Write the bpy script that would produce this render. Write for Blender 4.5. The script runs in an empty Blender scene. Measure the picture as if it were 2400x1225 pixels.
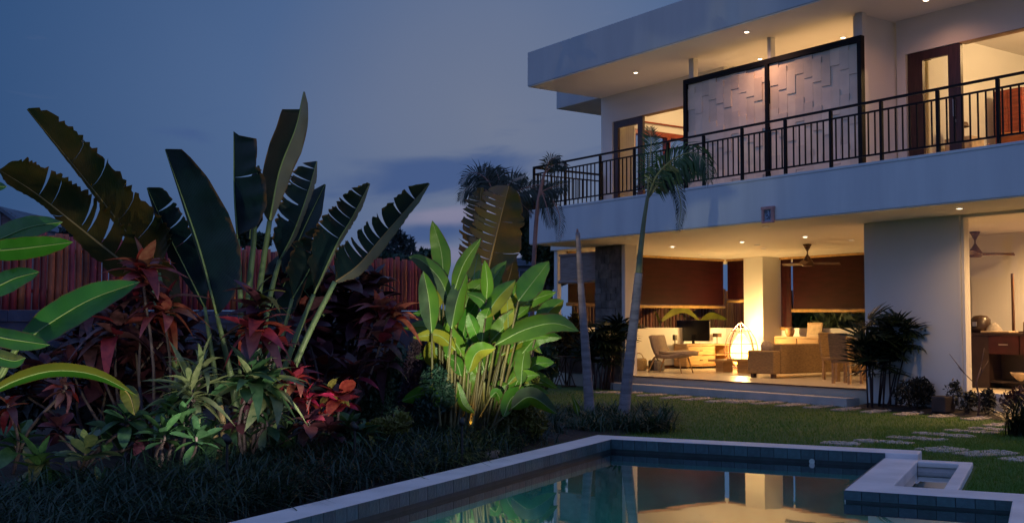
import bpy, bmesh, math, random
import numpy as np
from mathutils import Vector, Matrix
random.seed(7); rng = np.random.default_rng(7)
PI = math.pi
sc = bpy.context.scene
col = sc.collection

# ------------------------------------------------------------------ camera
FPX, PITCH, ROLL, HYAW, PYAW = 2599.29, 0.0583530, -0.00344843, -0.958070, -0.448762
CAMZ, LZ = 1.45, 0.05
cp, sp = math.cos(PITCH), math.sin(PITCH)
FW = Vector((0, cp, sp)); ZC = Vector((0, -sp, cp)); XX = Vector((1, 0, 0))
RT = XX*math.cos(ROLL) - ZC*math.sin(ROLL); UP = XX*math.sin(ROLL) + ZC*math.cos(ROLL)
CAM = Vector((0, 0, CAMZ))
cd = bpy.data.cameras.new('camera'); cam = bpy.data.objects.new('camera', cd); col.objects.link(cam)
m3 = Matrix((RT, UP, -FW)).transposed()
cam.matrix_world = Matrix.Translation(CAM) @ m3.to_4x4()
cd.sensor_fit = 'HORIZONTAL'; cd.sensor_width = 36; cd.lens = 36*FPX/2400; cd.clip_end = 3000; cd.clip_start = 0.1
sc.camera = cam

# ------------------------------------------------------------------ world: dusk sky
W = bpy.data.worlds.new('World'); sc.world = W; W.use_nodes = True
nt = W.node_tree; nt.nodes.clear()
def N(t, **kw):
    n = nt.nodes.new(t)
    for k, v in kw.items(): setattr(n, k, v)
    return n
def L(a, b): nt.links.new(a, b)
def mth(op, a, b=None, c=None, clamp=False):
    n = N('ShaderNodeMath', operation=op); n.use_clamp = clamp
    for i, x in enumerate((a, b, c)):
        if x is None: continue
        if isinstance(x, (int, float)): n.inputs[i].default_value = x
        else: L(x, n.inputs[i])
    return n.outputs[0]
def ramp(fac, stops, interp='EASE'):
    n = N('ShaderNodeValToRGB'); cr = n.color_ramp; cr.interpolation = interp
    while len(cr.elements) < len(stops): cr.elements.new(0.5)
    for e_, (p, c) in zip(cr.elements, stops): e_.position = p; e_.color = (*c, 1)
    L(fac, n.inputs[0]); return n.outputs[0]
def mixc(f, a, b, mode='MIX'):
    n = N('ShaderNodeMix', data_type='RGBA', blend_type=mode)
    if isinstance(f, (int, float)): n.inputs[0].default_value = f
    else: L(f, n.inputs[0])
    for i, x in ((6, a), (7, b)):
        if isinstance(x, tuple): n.inputs[i].default_value = (*x, 1)
        else: L(x, n.inputs[i])
    return n.outputs[2]
tc = N('ShaderNodeTexCoord'); sep = N('ShaderNodeSeparateXYZ'); L(tc.outputs['Generated'], sep.inputs[0])
X_, Y_, Z_ = sep.outputs
az = mth('ARCTAN2', X_, Y_); el = mth('ARCSINE', Z_)
# soft glow a little right of the garden, fading to deep blue; the whole dome stays smooth
gx, gy, gz = Vector((-0.02, 1, 0.185)).normalized()
dot = N('ShaderNodeVectorMath', operation='DOT_PRODUCT'); L(tc.outputs['Generated'], dot.inputs[0]); dot.inputs[1].default_value = (gx, gy, gz)
ang = mth('ARCCOSINE', dot.outputs['Value'])
base = ramp(mth('DIVIDE', ang, PI), [(0.0, (.155, .188, .280)), (0.03, (.130, .170, .278)), (0.067, (.068, .125, .262)), (0.137, (.026, .074, .192)), (0.30, (.072, .140, .32)), (0.48, (.200, .290, .58)), (0.72, (.105, .185, .43)), (1.0, (.085, .160, .39))], 'LINEAR')
# clouds: long soft bars low over the garden
def gauss(x, c, w_):
    d = mth('DIVIDE', mth('SUBTRACT', x, c), w_); return mth('MULTIPLY', d, d)
cxyz = N('ShaderNodeCombineXYZ'); L(mth('MULTIPLY', az, 9.0), cxyz.inputs[0]); L(mth('MULTIPLY', el, 34.0), cxyz.inputs[1]); cxyz.inputs[2].default_value = 3.7
nz = N('ShaderNodeTexNoise'); L(cxyz.outputs[0], nz.inputs['Vector']); nz.inputs['Scale'].default_value = 1.0; nz.inputs['Detail'].default_value = 5.0; nz.inputs['Roughness'].default_value = .5; nz.inputs['Distortion'].default_value = .5
def bank(ca, ce, wa, we, slope):
    e2 = mth('SUBTRACT', el, mth('MULTIPLY', mth('SUBTRACT', az, ca), slope))
    return mth('EXPONENT', mth('MULTIPLY', mth('ADD', gauss(az, ca, wa), gauss(e2, ce, we)), -1.0))
m1 = mth('ADD', bank(-.07, .138, .13, .020, .16), bank(-.06, .085, .09, .016, .25))
m1 = mth('ADD', m1, mth('MULTIPLY', bank(-.29, .165, .035, .007, 0), .5))
m1 = mth('ADD', m1, mth('MULTIPLY', bank(-.42, .10, .12, .03, 0), .35))
dens = mth('ADD', mth('MULTIPLY', m1, .62), mth('MULTIPLY', mth('SUBTRACT', nz.outputs[0], .5), 1.3))
dark = ramp(dens, [(0.12, (0, 0, 0)), (0.62, (1, 1, 1))])
low = ramp(el, [(0.0, (1, 1, 1)), (0.17, (1, 1, 1)), (0.24, (0, 0, 0)), (1, (0, 0, 0))])
c1 = mixc(mth('MULTIPLY', mth('MULTIPLY', dark, low), .88), base, (.046, .092, .235))
m2 = mth('ADD', bank(-.05, .100, .07, .010, .1), mth('MULTIPLY', bank(-.07, .062, .12, .012, 0), .6))
dens2 = mth('ADD', mth('MULTIPLY', m2, .75), mth('MULTIPLY', mth('SUBTRACT', nz.outputs[0], .5), -1.0))
pale = ramp(dens2, [(0.15, (0, 0, 0)), (0.75, (1, 1, 1))])
c2 = mixc(mth('MULTIPLY', pale, .8), c1, (.235, .225, .335))
# broad faint unevenness over the whole dome
nz3 = N('ShaderNodeTexNoise'); L(tc.outputs['Generated'], nz3.inputs['Vector']); nz3.inputs['Scale'].default_value = 3.2; nz3.inputs['Detail'].default_value = 3.0
c3 = mixc(1.0, c2, ramp(nz3.outputs[0], [(0.3, (.93, .95, .97)), (0.7, (1.06, 1.04, 1.02))]), 'MULTIPLY')
sky = N('ShaderNodeTexSky'); sky.sky_type = 'NISHITA'; sky.sun_disc = False; sky.sun_elevation = math.radians(0.5); sky.sun_rotation = math.radians(165)
bg1 = N('ShaderNodeBackground'); L(c3, bg1.inputs[0]); bg1.inputs[1].default_value = 1.0
bg2 = N('ShaderNodeBackground'); L(sky.outputs[0], bg2.inputs[0]); bg2.inputs[1].default_value = 0.004
add = N('ShaderNodeAddShader'); L(bg1.outputs[0], add.inputs[0]); L(bg2.outputs[0], add.inputs[1])
out = N('ShaderNodeOutputWorld'); L(add.outputs[0], out.inputs[0])
sd = bpy.data.lights.new('sun', 'SUN'); sd.energy = 0.03; sd.angle = math.radians(30); sd.color = (.75, .82, 1)
so = bpy.data.objects.new('sun', sd); col.objects.link(so)
az_s, el_s = math.radians(165), math.radians(20)
dirv = -Vector((math.sin(az_s)*math.cos(el_s), math.cos(az_s)*math.cos(el_s), math.sin(el_s)))
so.rotation_euler = dirv.to_track_quat('-Z', 'Y').to_euler()
vs = sc.view_settings; sc.display_settings.display_device = 'sRGB'
vs.view_transform = 'Standard'; vs.look = 'None'; vs.exposure = 0; vs.gamma = 1; vs.use_curve_mapping = False
cy = sc.cycles
cy.use_denoising = True; cy.max_bounces = 8; cy.diffuse_bounces = 4; cy.glossy_bounces = 4; cy.transmission_bounces = 4; cy.transparent_max_bounces = 12
cy.sample_clamp_indirect = 4.0; cy.sample_clamp_direct = 0; cy.caustics_reflective = False; cy.caustics_refractive = False
try: cy.denoiser = 'OPENIMAGEDENOISE'
except Exception: pass

# ------------------------------------------------------------------ coordinate helpers
def ray(u, v): return FW + RT*((u-1200)/FPX) - UP*((v-612.5)/FPX)
def atY(u, v, Y):
    d = ray(u, v); return CAM + d*(Y/d.y)
def atz(u, v, z=LZ):
    d = ray(u, v); return CAM + d*((z-CAMZ)/d.z)
HE = Vector((math.cos(HYAW), math.sin(HYAW), 0)); HN = Vector((-math.sin(HYAW), math.cos(HYAW), 0))
HO = Vector((0.5664781, 24.95059438, 0))
def H(s, t, z=0): return HO + HE*s + HN*t + Vector((0, 0, z))
def atT(u, v, t):
    d = ray(u, v); return CAM + d*((t-(CAM-HO).dot(HN))/d.dot(HN))
def atS(u, v, s):
    d = ray(u, v); return CAM + d*((s-(CAM-HO).dot(HE))/d.dot(HE))
PE = Vector((math.cos(PYAW), math.sin(PYAW), 0)); PN = Vector((-math.sin(PYAW), math.cos(PYAW), 0))
PO = Vector((1.03677991, 13.47975712, 0))
def PL(a, b, z=0): return PO + PE*a + PN*b + Vector((0, 0, z))

# ------------------------------------------------------------------ materials
MATS = {}
def mat(name, color, rough=.6, var=.15, scale=4.0, bump=0.0, bscale=None, spec=.5, metal=0.0, transl=0.0, emit=None, estr=0.0, color2=None, objrand=0.0, stretch=(1, 1, 1), detail=4.0, coat=0.0, lo=.35, hi=.65, veins=False):
    m = bpy.data.materials.new(name); m.use_nodes = True; t = m.node_tree; t.nodes.clear(); MATS[name] = m
    def n_(ty, **k):
        x = t.nodes.new(ty)
        for a, b in k.items(): setattr(x, a, b)
        return x
    o = n_('ShaderNodeOutputMaterial'); p = n_('ShaderNodeBsdfPrincipled')
    p.inputs['Roughness'].default_value = rough; p.inputs['Metallic'].default_value = metal; p.inputs['Specular IOR Level'].default_value = spec
    if coat: p.inputs['Coat Weight'].default_value = coat; p.inputs['Coat Roughness'].default_value = .15
    tcn = n_('ShaderNodeTexCoord'); mp = n_('ShaderNodeMapping'); mp.inputs['Scale'].default_value = stretch
    t.links.new(tcn.outputs['Object'], mp.inputs[0])
    no = n_('ShaderNodeTexNoise'); no.inputs['Scale'].default_value = scale; no.inputs['Detail'].default_value = detail; t.links.new(mp.outputs[0], no.inputs['Vector'])
    cr = n_('ShaderNodeValToRGB'); c2 = color2 or tuple(min(1, c*(1+var)) for c in color); c1 = color if color2 else tuple(c*(1-var) for c in color)
    cr.color_ramp.elements[0].position = lo; cr.color_ramp.elements[1].position = hi
    cr.color_ramp.elements[0].color = (*c1, 1); cr.color_ramp.elements[1].color = (*c2, 1)
    t.links.new(no.outputs[0], cr.inputs[0]); cout = cr.outputs[0]
    if objrand:
        oi = n_('ShaderNodeObjectInfo'); mr = n_('ShaderNodeMapRange'); mr.inputs[3].default_value = 1-objrand; mr.inputs[4].default_value = 1+objrand
        t.links.new(oi.outputs['Random'], mr.inputs[0])
        hs = n_('ShaderNodeHueSaturation'); t.links.new(mr.outputs[0], hs.inputs['Value']); t.links.new(cout, hs.inputs['Color'])
        mr2 = n_('ShaderNodeMapRange'); mr2.inputs[3].default_value = .5-objrand*.06; mr2.inputs[4].default_value = .5+objrand*.06
        mul = n_('ShaderNodeMath', operation='FRACT'); ml = n_('ShaderNodeMath', operation='MULTIPLY'); ml.inputs[1].default_value = 7.31
        t.links.new(oi.outputs['Random'], ml.inputs[0]); t.links.new(ml.outputs[0], mul.inputs[0]); t.links.new(mul.outputs[0], mr2.inputs[0]); t.links.new(mr2.outputs[0], hs.inputs['Hue'])
        cout = hs.outputs[0]
    hgt = no.outputs[0]
    if veins:  # leaf ribs: run out from the midrib, from the leaf's own UV
        uvn = n_('ShaderNodeUVMap'); sx = n_('ShaderNodeSeparateXYZ'); t.links.new(uvn.outputs[0], sx.inputs[0])
        ma = n_('ShaderNodeMath', operation='MULTIPLY_ADD'); ma.inputs[1].default_value = 60 ; t.links.new(sx.outputs[0], ma.inputs[0])
        mb = n_('ShaderNodeMath', operation='MULTIPLY'); mb.inputs[1].default_value = -9; t.links.new(sx.outputs[1], mb.inputs[0]); t.links.new(mb.outputs[0], ma.inputs[2])
        si = n_('ShaderNodeMath', operation='SINE'); ml2 = n_('ShaderNodeMath', operation='MULTIPLY'); ml2.inputs[1].default_value = 6.0
        t.links.new(ma.outputs[0], ml2.inputs[0]); t.links.new(ml2.outputs[0], si.inputs[0])
        mx = n_('ShaderNodeMix', data_type='RGBA', blend_type='MULTIPLY'); mx.inputs[0].default_value = 1
        r2 = n_('ShaderNodeValToRGB'); r2.color_ramp.elements[0].color = (.93, .93, .93, 1); r2.color_ramp.elements[1].color = (1.05, 1.05, 1.05, 1)
        mr3 = n_('ShaderNodeMapRange'); mr3.inputs[1].default_value = -1; t.links.new(si.outputs[0], mr3.inputs[0]); t.links.new(mr3.outputs[0], r2.inputs[0])
        t.links.new(cout, mx.inputs[6]); t.links.new(r2.outputs[0], mx.inputs[7]); cout = mx.outputs[2]
        hgt = mr3.outputs[0]
        nb_ = n_('ShaderNodeTexNoise'); nb_.inputs['Scale'].default_value = 9; t.links.new(tcn.outputs['Object'], nb_.inputs['Vector'])
        sm = n_('ShaderNodeMath', operation='MULTIPLY_ADD'); sm.inputs[1].default_value = .35; t.links.new(nb_.outputs[0], sm.inputs[0]); t.links.new(sx.outputs[1], sm.inputs[2])
        rb = n_('ShaderNodeValToRGB'); rb.color_ramp.elements[0].position = 1.08/1.4; rb.color_ramp.elements[1].position = 1.2/1.4
        dv = n_('ShaderNodeMath', operation='DIVIDE'); dv.inputs[1].default_value = 1.4; t.links.new(sm.outputs[0], dv.inputs[0]); t.links.new(dv.outputs[0], rb.inputs[0])
        mxb = n_('ShaderNodeMix', data_type='RGBA'); mxb.inputs[7].default_value = (.11, .06, .025, 1); t.links.new(rb.outputs[0], mxb.inputs[0]); t.links.new(cout, mxb.inputs[6]); cout = mxb.outputs[2]
    t.links.new(cout, p.inputs['Base Color'])
    if bump:
        b = n_('ShaderNodeBump'); b.inputs['Strength'].default_value = bump; b.inputs['Distance'].default_value = .02
        if veins: t.links.new(hgt, b.inputs['Height'])
        else:
            nb = n_('ShaderNodeTexNoise'); nb.inputs['Scale'].default_value = bscale or scale*4; nb.inputs['Detail'].default_value = 5
            t.links.new(mp.outputs[0], nb.inputs['Vector']); t.links.new(nb.outputs[0], b.inputs['Height'])
        t.links.new(b.outputs[0], p.inputs['Normal'])
    if emit: p.inputs['Emission Color'].default_value = (*emit, 1); p.inputs['Emission Strength'].default_value = estr
    last = p.outputs[0]
    if transl:
        tr = n_('ShaderNodeBsdfTranslucent'); mxs = n_('ShaderNodeMixShader'); mxs.inputs[0].default_value = transl
        br = n_('ShaderNodeMix', data_type='RGBA', blend_type='MULTIPLY'); br.inputs[0].default_value = 1; br.inputs[7].default_value = (1.35, 1.4, .8, 1)
        t.links.new(cout, br.inputs[6]); t.links.new(br.outputs[2], tr.inputs[0])
        t.links.new(p.outputs[0], mxs.inputs[1]); t.links.new(tr.outputs[0], mxs.inputs[2]); last = mxs.outputs[0]
    t.links.new(last, o.inputs[0]); return m
def glassy(name, tint, ior, rough=0.0, bump=0.0, boost=1.0):
    m = bpy.data.materials.new(name); m.use_nodes = True; t = m.node_tree; t.nodes.clear(); MATS[name] = m
    o = t.nodes.new('ShaderNodeOutputMaterial'); tr = t.nodes.new('ShaderNodeBsdfTransparent'); tr.inputs[0].default_value = (*tint, 1)
    g = t.nodes.new('ShaderNodeBsdfGlossy'); g.inputs['Roughness'].default_value = rough
    f = t.nodes.new('ShaderNodeFresnel'); f.inputs[0].default_value = ior
    mx = t.nodes.new('ShaderNodeMixShader')
    mu = t.nodes.new('ShaderNodeMath'); mu.operation = 'MULTIPLY'; mu.use_clamp = True; mu.inputs[1].default_value = boost
    ge = t.nodes.new('ShaderNodeNewGeometry'); inv = t.nodes.new('ShaderNodeMath'); inv.operation = 'SUBTRACT'; inv.inputs[0].default_value = 1; t.links.new(ge.outputs['Backfacing'], inv.inputs[1])
    m2_ = t.nodes.new('ShaderNodeMath'); m2_.operation = 'MULTIPLY'; t.links.new(f.outputs[0], mu.inputs[0]); t.links.new(mu.outputs[0], m2_.inputs[0]); t.links.new(inv.outputs[0], m2_.inputs[1]); t.links.new(m2_.outputs[0], mx.inputs[0]); t.links.new(tr.outputs[0], mx.inputs[1]); t.links.new(g.outputs[0], mx.inputs[2]); t.links.new(mx.outputs[0], o.inputs[0])
    if bump:
        tcn = t.nodes.new('ShaderNodeTexCoord'); no = t.nodes.new('ShaderNodeTexNoise'); no.inputs['Scale'].default_value = 2.2; no.inputs['Detail'].default_value = 2
        b = t.nodes.new('ShaderNodeBump'); b.inputs['Strength'].default_value = bump; b.inputs['Distance'].default_value = .01
        t.links.new(tcn.outputs['Object'], no.inputs['Vector']); t.links.new(no.outputs[0], b.inputs['Height']); t.links.new(b.outputs[0], g.inputs['Normal']); t.links.new(b.outputs[0], f.inputs['Normal'])
    return m
def glow(name, color, strength):
    m = bpy.data.materials.new(name); m.use_nodes = True; t = m.node_tree; t.nodes.clear(); MATS[name] = m
    o = t.nodes.new('ShaderNodeOutputMaterial'); e = t.nodes.new('ShaderNodeEmission'); e.inputs[0].default_value = (*color, 1); e.inputs[1].default_value = strength
    t.links.new(e.outputs[0], o.inputs[0]); return m
M = MATS
mat('white_paint', (.76, .76, .75), .7, .035, .7, .05, 30)
mat('roof_paint', (.47, .50, .55), .7, .09, 1.3, .12, 9, stretch=(1.6, 1.6, .25), color2=(.53, .56, .61))
mat('slab_paint', (.62, .64, .69), .7, .08, 1.5, .12, 9, stretch=(1.8, 1.8, .22), color2=(.71, .73, .77), lo=.3, hi=.62)
mat('ceiling_paint', (.78, .76, .73), .75, .02, .5, .03, 20)
mat('cream_floor', (.62, .55, .45), .28, .06, 1.5, .02, 12)
mat('step_concrete', (.55, .52, .50), .65, .1, 3, .15, 40)
mat('coping_stone', (.72, .66, .66), .6, .10, 2.5, .2, 45)
mat('pool_tile', (.050, .085, .11), .35, .35, 7, .3, 30, objrand=.25)
mat('pool_plaster', (.28, .82, .64), .5, .25, 2.0)
mat('basin_plaster', (.30, .34, .42), .6, .1, 4, .1)
mat('basin_floor', (.04, .05, .09), .3, .2, 4)
mat('lawn', (.055, .115, .016), .9, .35, 1.2, .6, 60, color2=(.066, .105, .020), detail=8)
mat('soil', (.022, .016, .014), .95, .4, 6, .8, 25)
mat('far_ground', (.03, .04, .02), .95, .3, .3)
mat('grass_blade', (.080, .180, .022), .6, .3, .9, color2=(.115, .190, .030), transl=.3)
mat('border_grass', (.006, .024, .014), .4, .4, 3, color2=(.015, .044, .028), transl=.2)
mat('liriope', (.020, .050, .026), .45, .4, 3, color2=(.040, .085, .050), transl=.2)
mat('stepping_stone', (.42, .36, .31), .85, .25, 9, .5, 35, objrand=.1)
mat('flat_stone', (.36, .27, .26), .8, .25, 5, .4, 25)
mat('dark_metal', (.006, .0055, .008), .5, .2, 6, 0, spec=.15)
mat('dark_wood', (.045, .016, .018), .4, .3, 5, .1, 30, stretch=(6, 6, .6))
mat('screen_tile', (.82, .68, .55), .6, .07, 3, .12, 30, objrand=.10)
mat('stone_clad', (.20, .17, .15), .85, .35, 5, .5, 20, objrand=.25)
mat('blind_cloth', (.019, .003, .0055), .6, .25, 2.0, .1, 60, spec=.12, stretch=(1, 1, 6))
mat('blind_grey', (.32, .25, .23), .8, .2, 3, .2, 50, stretch=(1, 1, 12))
mat('bamboo_pole', (.42, .26, .10), .45, .2, 4, 0, stretch=(2, 2, 1))
mat('bamboo_picket', (.32, .050, .040), .5, .4, 3, .15, 25, objrand=.45, stretch=(3, 3, .7))
mat('bamboo_back', (.20, .085, .045), .6, .4, 3, .1, 20, objrand=.4, stretch=(3, 3, .7))
mat('garden_wall', (.055, .065, .12), .85, .3, 2.2, .4, 18)
mat('oak', (.42, .26, .12), .45, .18, 3, .06, 30, stretch=(1, 1, 8))
mat('dark_timber', (.09, .040, .022), .5, .3, 4, .1, 30)
mat('wicker', (.29, .185, .085), .75, .25, 26, .4, 60, stretch=(.5, .5, 3))
mat('chair_fabric', (.27, .21, .18), .85, .15, 30, .2, 90)
mat('cushion_fabric', (.52, .42, .30), .9, .1, 15, .2, 60)
mat('basket_weave', (.50, .36, .17), .8, .25, 30, .6, 50, stretch=(1, 1, 3))
mat('black_leather', (.012, .010, .012), .45, .2, 10, .2)
mat('grey_cloth', (.25, .23, .22), .9, .15, 20)
mat('screen_black', (.010, .009, .012), .12, .1, 3)
mat('lamp_cane', (.30, .16, .14), .6, .2, 10)
mat('lamp_paper', (.85, .58, .24), .8, .08, 8, emit=(1, .60, .17), estr=.75, transl=.5)
mat('ceramic', (.50, .30, .15), .35, .3, 8)
mat('canvas', (.55, .42, .28), .8, .2, 8)
mat('fan_wood', (.10, .045, .02), .45, .25, 6, stretch=(6, 1, 1))
mat('curtain', (.66, .60, .52), .9, .06, 4, transl=.3)
mat('red_wood', (.22, .035, .018), .4, .3, 3, stretch=(1, 1, 6))
mat('orange_cushion', (.55, .20, .04), .8, .1, 8)
mat('counter_dark', (.035, .020, .016), .35, .3, 4)
mat('counter_red', (.045, .009, .008), .35, .3, 4)
mat('steel', (.55, .53, .50), .3, .05, 4, metal=.8)
mat('frame_pink', (.52, .27, .27), .6, .15, 12)
mat('plaque_blue', (.26, .34, .50), .6, .15, 20)
mat('plaque_mark', (.045, .07, .15), .6, .1, 20)
mat('pot_dark', (.03, .022, .025), .6, .2, 8)
mat('palm_bark', (.17, .15, .17), .8, .25, 3, .5, 20, color2=(.30, .27, .29), stretch=(1, 1, 6))
mat('palm_crownshaft', (.16, .17, .08), .5, .2, 3)
mat('thin_bark', (.20, .12, .12), .7, .25, 4, .2)
mat('palm_leaf', (.014, .045, .016), .4, .35, 4, color2=(.030, .085, .024), transl=.25)
mat('palm_dark', (.008, .020, .016), .5, .35, 4, transl=.1)
mat('rhapis_leaf', (.014, .028, .012), .4, .3, 4, objrand=.3, transl=.15)
mat('cane', (.055, .030, .035), .6, .3, 6)
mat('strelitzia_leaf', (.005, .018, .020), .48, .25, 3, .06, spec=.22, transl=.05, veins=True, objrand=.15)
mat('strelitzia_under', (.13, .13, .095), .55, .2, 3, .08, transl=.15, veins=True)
mat('banana_leaf', (.030, .042, .012), .5, .4, 2.2, .08, color2=(.115, .070, .018), transl=.35, veins=True)
mat('banana_pale', (.15, .13, .03), .5, .3, 2.2, .08, color2=(.16, .10, .04), transl=.3, veins=True)
mat('rib_pale', (.19, .27, .10), .45, .2, 3)
mat('rib_brown', (.28, .20, .08), .5, .2, 3)
mat('stalk_green', (.15, .22, .085), .5, .25, 2.5, stretch=(1, 1, .5))
mat('stalk_tan', (.30, .22, .10), .6, .25, 3, stretch=(1, 1, .5))
mat('heliconia_leaf', (.060, .175, .020), .4, .25, 3, .12, color2=(.12, .25, .030), transl=.38, veins=True, objrand=.22)
mat('heliconia_yellow', (.26, .27, .03), .45, .25, 3, .12, transl=.4, veins=True, objrand=.15)
mat('heliconia_stem', (.10, .085, .030), .55, .4, 4, objrand=.4)
mat('left_leaf', (.030, .135, .014), .36, .25, 2, .12, color2=(.035, .16, .022), transl=.3, veins=True, objrand=.12)
mat('left_yellow', (.17, .16, .02), .45, .35, 3, .12, color2=(.10, .14, .025), transl=.3, veins=True)
mat('leaf_red', (.13, .012, .022), .4, .45, 5, transl=.25, objrand=.35, color2=(.24, .030, .035))
mat('leaf_coral', (.24, .045, .045), .45, .35, 5, transl=.2, objrand=.35, color2=(.38, .14, .10))
mat('leaf_crimson', (.30, .018, .045), .4, .35, 5, transl=.25, objrand=.3)
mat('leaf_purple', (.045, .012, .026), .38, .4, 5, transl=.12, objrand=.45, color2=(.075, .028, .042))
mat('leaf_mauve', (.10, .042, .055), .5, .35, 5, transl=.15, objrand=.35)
mat('leaf_variegated', (.11, .15, .07), .45, .4, 6, transl=.25, objrand=.25, color2=(.22, .25, .13), lo=.4, hi=.7)
mat('leaf_green', (.030, .085, .036), .4, .4, 5, transl=.22, objrand=.3, color2=(.06, .14, .06))
mat('leaf_sage', (.075, .13, .075), .45, .3, 5, transl=.2, objrand=.2, color2=(.15, .19, .11))
mat('leaf_golden', (.16, .15, .035), .5, .4, 5, transl=.25, objrand=.3)
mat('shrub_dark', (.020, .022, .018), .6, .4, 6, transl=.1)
mat('shrub_green', (.030, .060, .026), .6, .4, 6, transl=.15)
mat('shrub_teal', (.018, .055, .040), .6, .4, 6, transl=.15)
mat('shrub_purple', (.070, .040, .075), .6, .4, 6, transl=.15)
mat('tree_leaf', (.016, .040, .022), .6, .4, 1.5, transl=.15)
mat('tree_leaf_blue', (.035, .055, .060), .7, .4, 1.5, transl=.15)
mat('bark', (.06, .045, .04), .85, .3, 6, .4)
mat('stem_grey', (.085, .060, .066), .7, .25, 6)
mat('stem_brown', (.10, .055, .05), .7, .25, 6)
mat('brick', (.22, .15, .17), .8, .2, 3, .2, objrand=.15)
mat('roof_blue', (.10, .13, .18), .7, .2, 3)
mat('far_wall', (.24, .26, .32), .8, .1, 2)
mat('window_dark', (.03, .045, .07), .2, .1, 2)
mat('lamp_black', (.012, .012, .012), .5, .1, 3)
glassy('glass', (.97, .97, .96), 1.45)
glassy('water', (.72, .95, .90), 1.40, 0.02, .045, 1.85)
glow('downlight_glow', (1, .80, .52), 14)
glow('downlight_soft', (1, .78, .48), 1.3)
glow('garden_glow', (1, .70, .30), 3)

# ------------------------------------------------------------------ mesh builder
class MB:
    def __init__(s): s.v = []; s.f = []; s.m = []; s.uv = {}
    def quad(s, a, b, c, d, m=0):
        i = len(s.v); s.v += [tuple(a), tuple(b), tuple(c), tuple(d)]; s.f.append((i, i+1, i+2, i+3)); s.m.append(m); return s
    def box(s, x0, x1, y0, y1, z0, z1, m=0):
        i = len(s.v)
        s.v += [(x0, y0, z0), (x1, y0, z0), (x1, y1, z0), (x0, y1, z0), (x0, y0, z1), (x1, y0, z1), (x1, y1, z1), (x0, y1, z1)]
        s.f += [(i, i+3, i+2, i+1), (i+4, i+5, i+6, i+7), (i, i+1, i+5, i+4), (i+1, i+2, i+6, i+5), (i+2, i+3, i+7, i+6), (i+3, i, i+4, i+7)]
        s.m += [m]*6; return s
    def poly(s, pts, z0, z1, m=0):   # prism from a plan polygon (counter-clockwise)
        i = len(s.v); n = len(pts)
        s.v += [(p[0], p[1], z0) for p in pts] + [(p[0], p[1], z1) for p in pts]
        s.f.append(tuple(range(i+n-1, i-1, -1))); s.f.append(tuple(range(i+n, i+2*n)))
        for k in range(n): s.f.append((i+k, i+(k+1) % n, i+n+(k+1) % n, i+n+k))
        s.m += [m]*(n+2); return s
    def tube(s, pts, rad, n=7, m=0, caps=True):
        pts = [Vector(p) for p in pts]; K = len(pts)
        if isinstance(rad, (int, float)): rad = [rad]*K
        i0 = len(s.v); ref = None
        for k in range(K):
            d = (pts[min(k+1, K-1)] - pts[max(k-1, 0)]).normalized()
            if ref is None: ref = Vector((0, 0, 1)) if abs(d.z) < .9 else Vector((1, 0, 0))
            a = (ref - d*ref.dot(d)).normalized(); b = d.cross(a); ref = a
            for j in range(n):
                th = 2*PI*j/n; s.v.append(tuple(pts[k] + (a*math.cos(th) + b*math.sin(th))*rad[k]))
        for k in range(K-1):
            for j in range(n):
                j2 = (j+1) % n; s.f.append((i0+k*n+j, i0+k*n+j2, i0+(k+1)*n+j2, i0+(k+1)*n+j)); s.m.append(m)
        if caps:
            s.f.append(tuple(i0+j for j in range(n-1, -1, -1))); s.f.append(tuple(i0+(K-1)*n+j for j in range(n))); s.m += [m, m]
        return s
    def lathe(s, prof, n=16, c=(0, 0, 0), m=0, sx=1, sy=1):
        i0 = len(s.v)
        for r, z in prof:
            for j in range(n):
                th = 2*PI*j/n; s.v.append((c[0]+r*math.cos(th)*sx, c[1]+r*math.sin(th)*sy, c[2]+z))
        for k in range(len(prof)-1):
            for j in range(n):
                j2 = (j+1) % n; s.f.append((i0+k*n+j, i0+k*n+j2, i0+(k+1)*n+j2, i0+(k+1)*n+j)); s.m.append(m)
        return s
    def mesh(s, name, mats, smooth=False):
        me = bpy.data.meshes.new(name); me.from_pydata(s.v, [], s.f)
        for mm in (mats if isinstance(mats, (list, tuple)) else [mats]): me.materials.append(M[mm])
        if any(s.m): me.polygons.foreach_set('material_index', s.m)
        if smooth: me.polygons.foreach_set('use_smooth', [True]*len(s.f))
        if s.uv:
            ul = me.uv_layers.new(name='uv')
            for lp in me.loops: ul.data[lp.index].uv = s.uv.get(lp.vertex_index, (0, 0))
        me.update(); return me
    def build(s, name, mats, parent=None, smooth=False, bevel=0, loc=None):
        o = bpy.data.objects.new(name, s.mesh(name, mats, smooth)); col.objects.link(o)
        if parent is not None: o.parent = parent
        if loc is not None: o.location = loc
        if bevel:
            b = o.modifiers.new('bevel', 'BEVEL'); b.width = bevel; b.segments = 2; b.limit_method = 'ANGLE'
        return o
def tag(o, label=None, cat=None, group=None, kind=None):
    if label: o['label'] = label
    if cat: o['category'] = cat
    if group: o['group'] = group
    if kind: o['kind'] = kind
    return o
def thing(name, label, cat, loc=(0, 0, 0), rz=0.0, group=None):
    o = bpy.data.objects.new(name, None); col.objects.link(o); o.location = loc; o.rotation_euler = (0, 0, rz); o.empty_display_size = .1
    return tag(o, label, cat, group)
def inst(name, me, parent, mtx):
    o = bpy.data.objects.new(name, me); col.objects.link(o)
    if parent is not None: o.parent = parent
    o.matrix_local = mtx; return o
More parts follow.
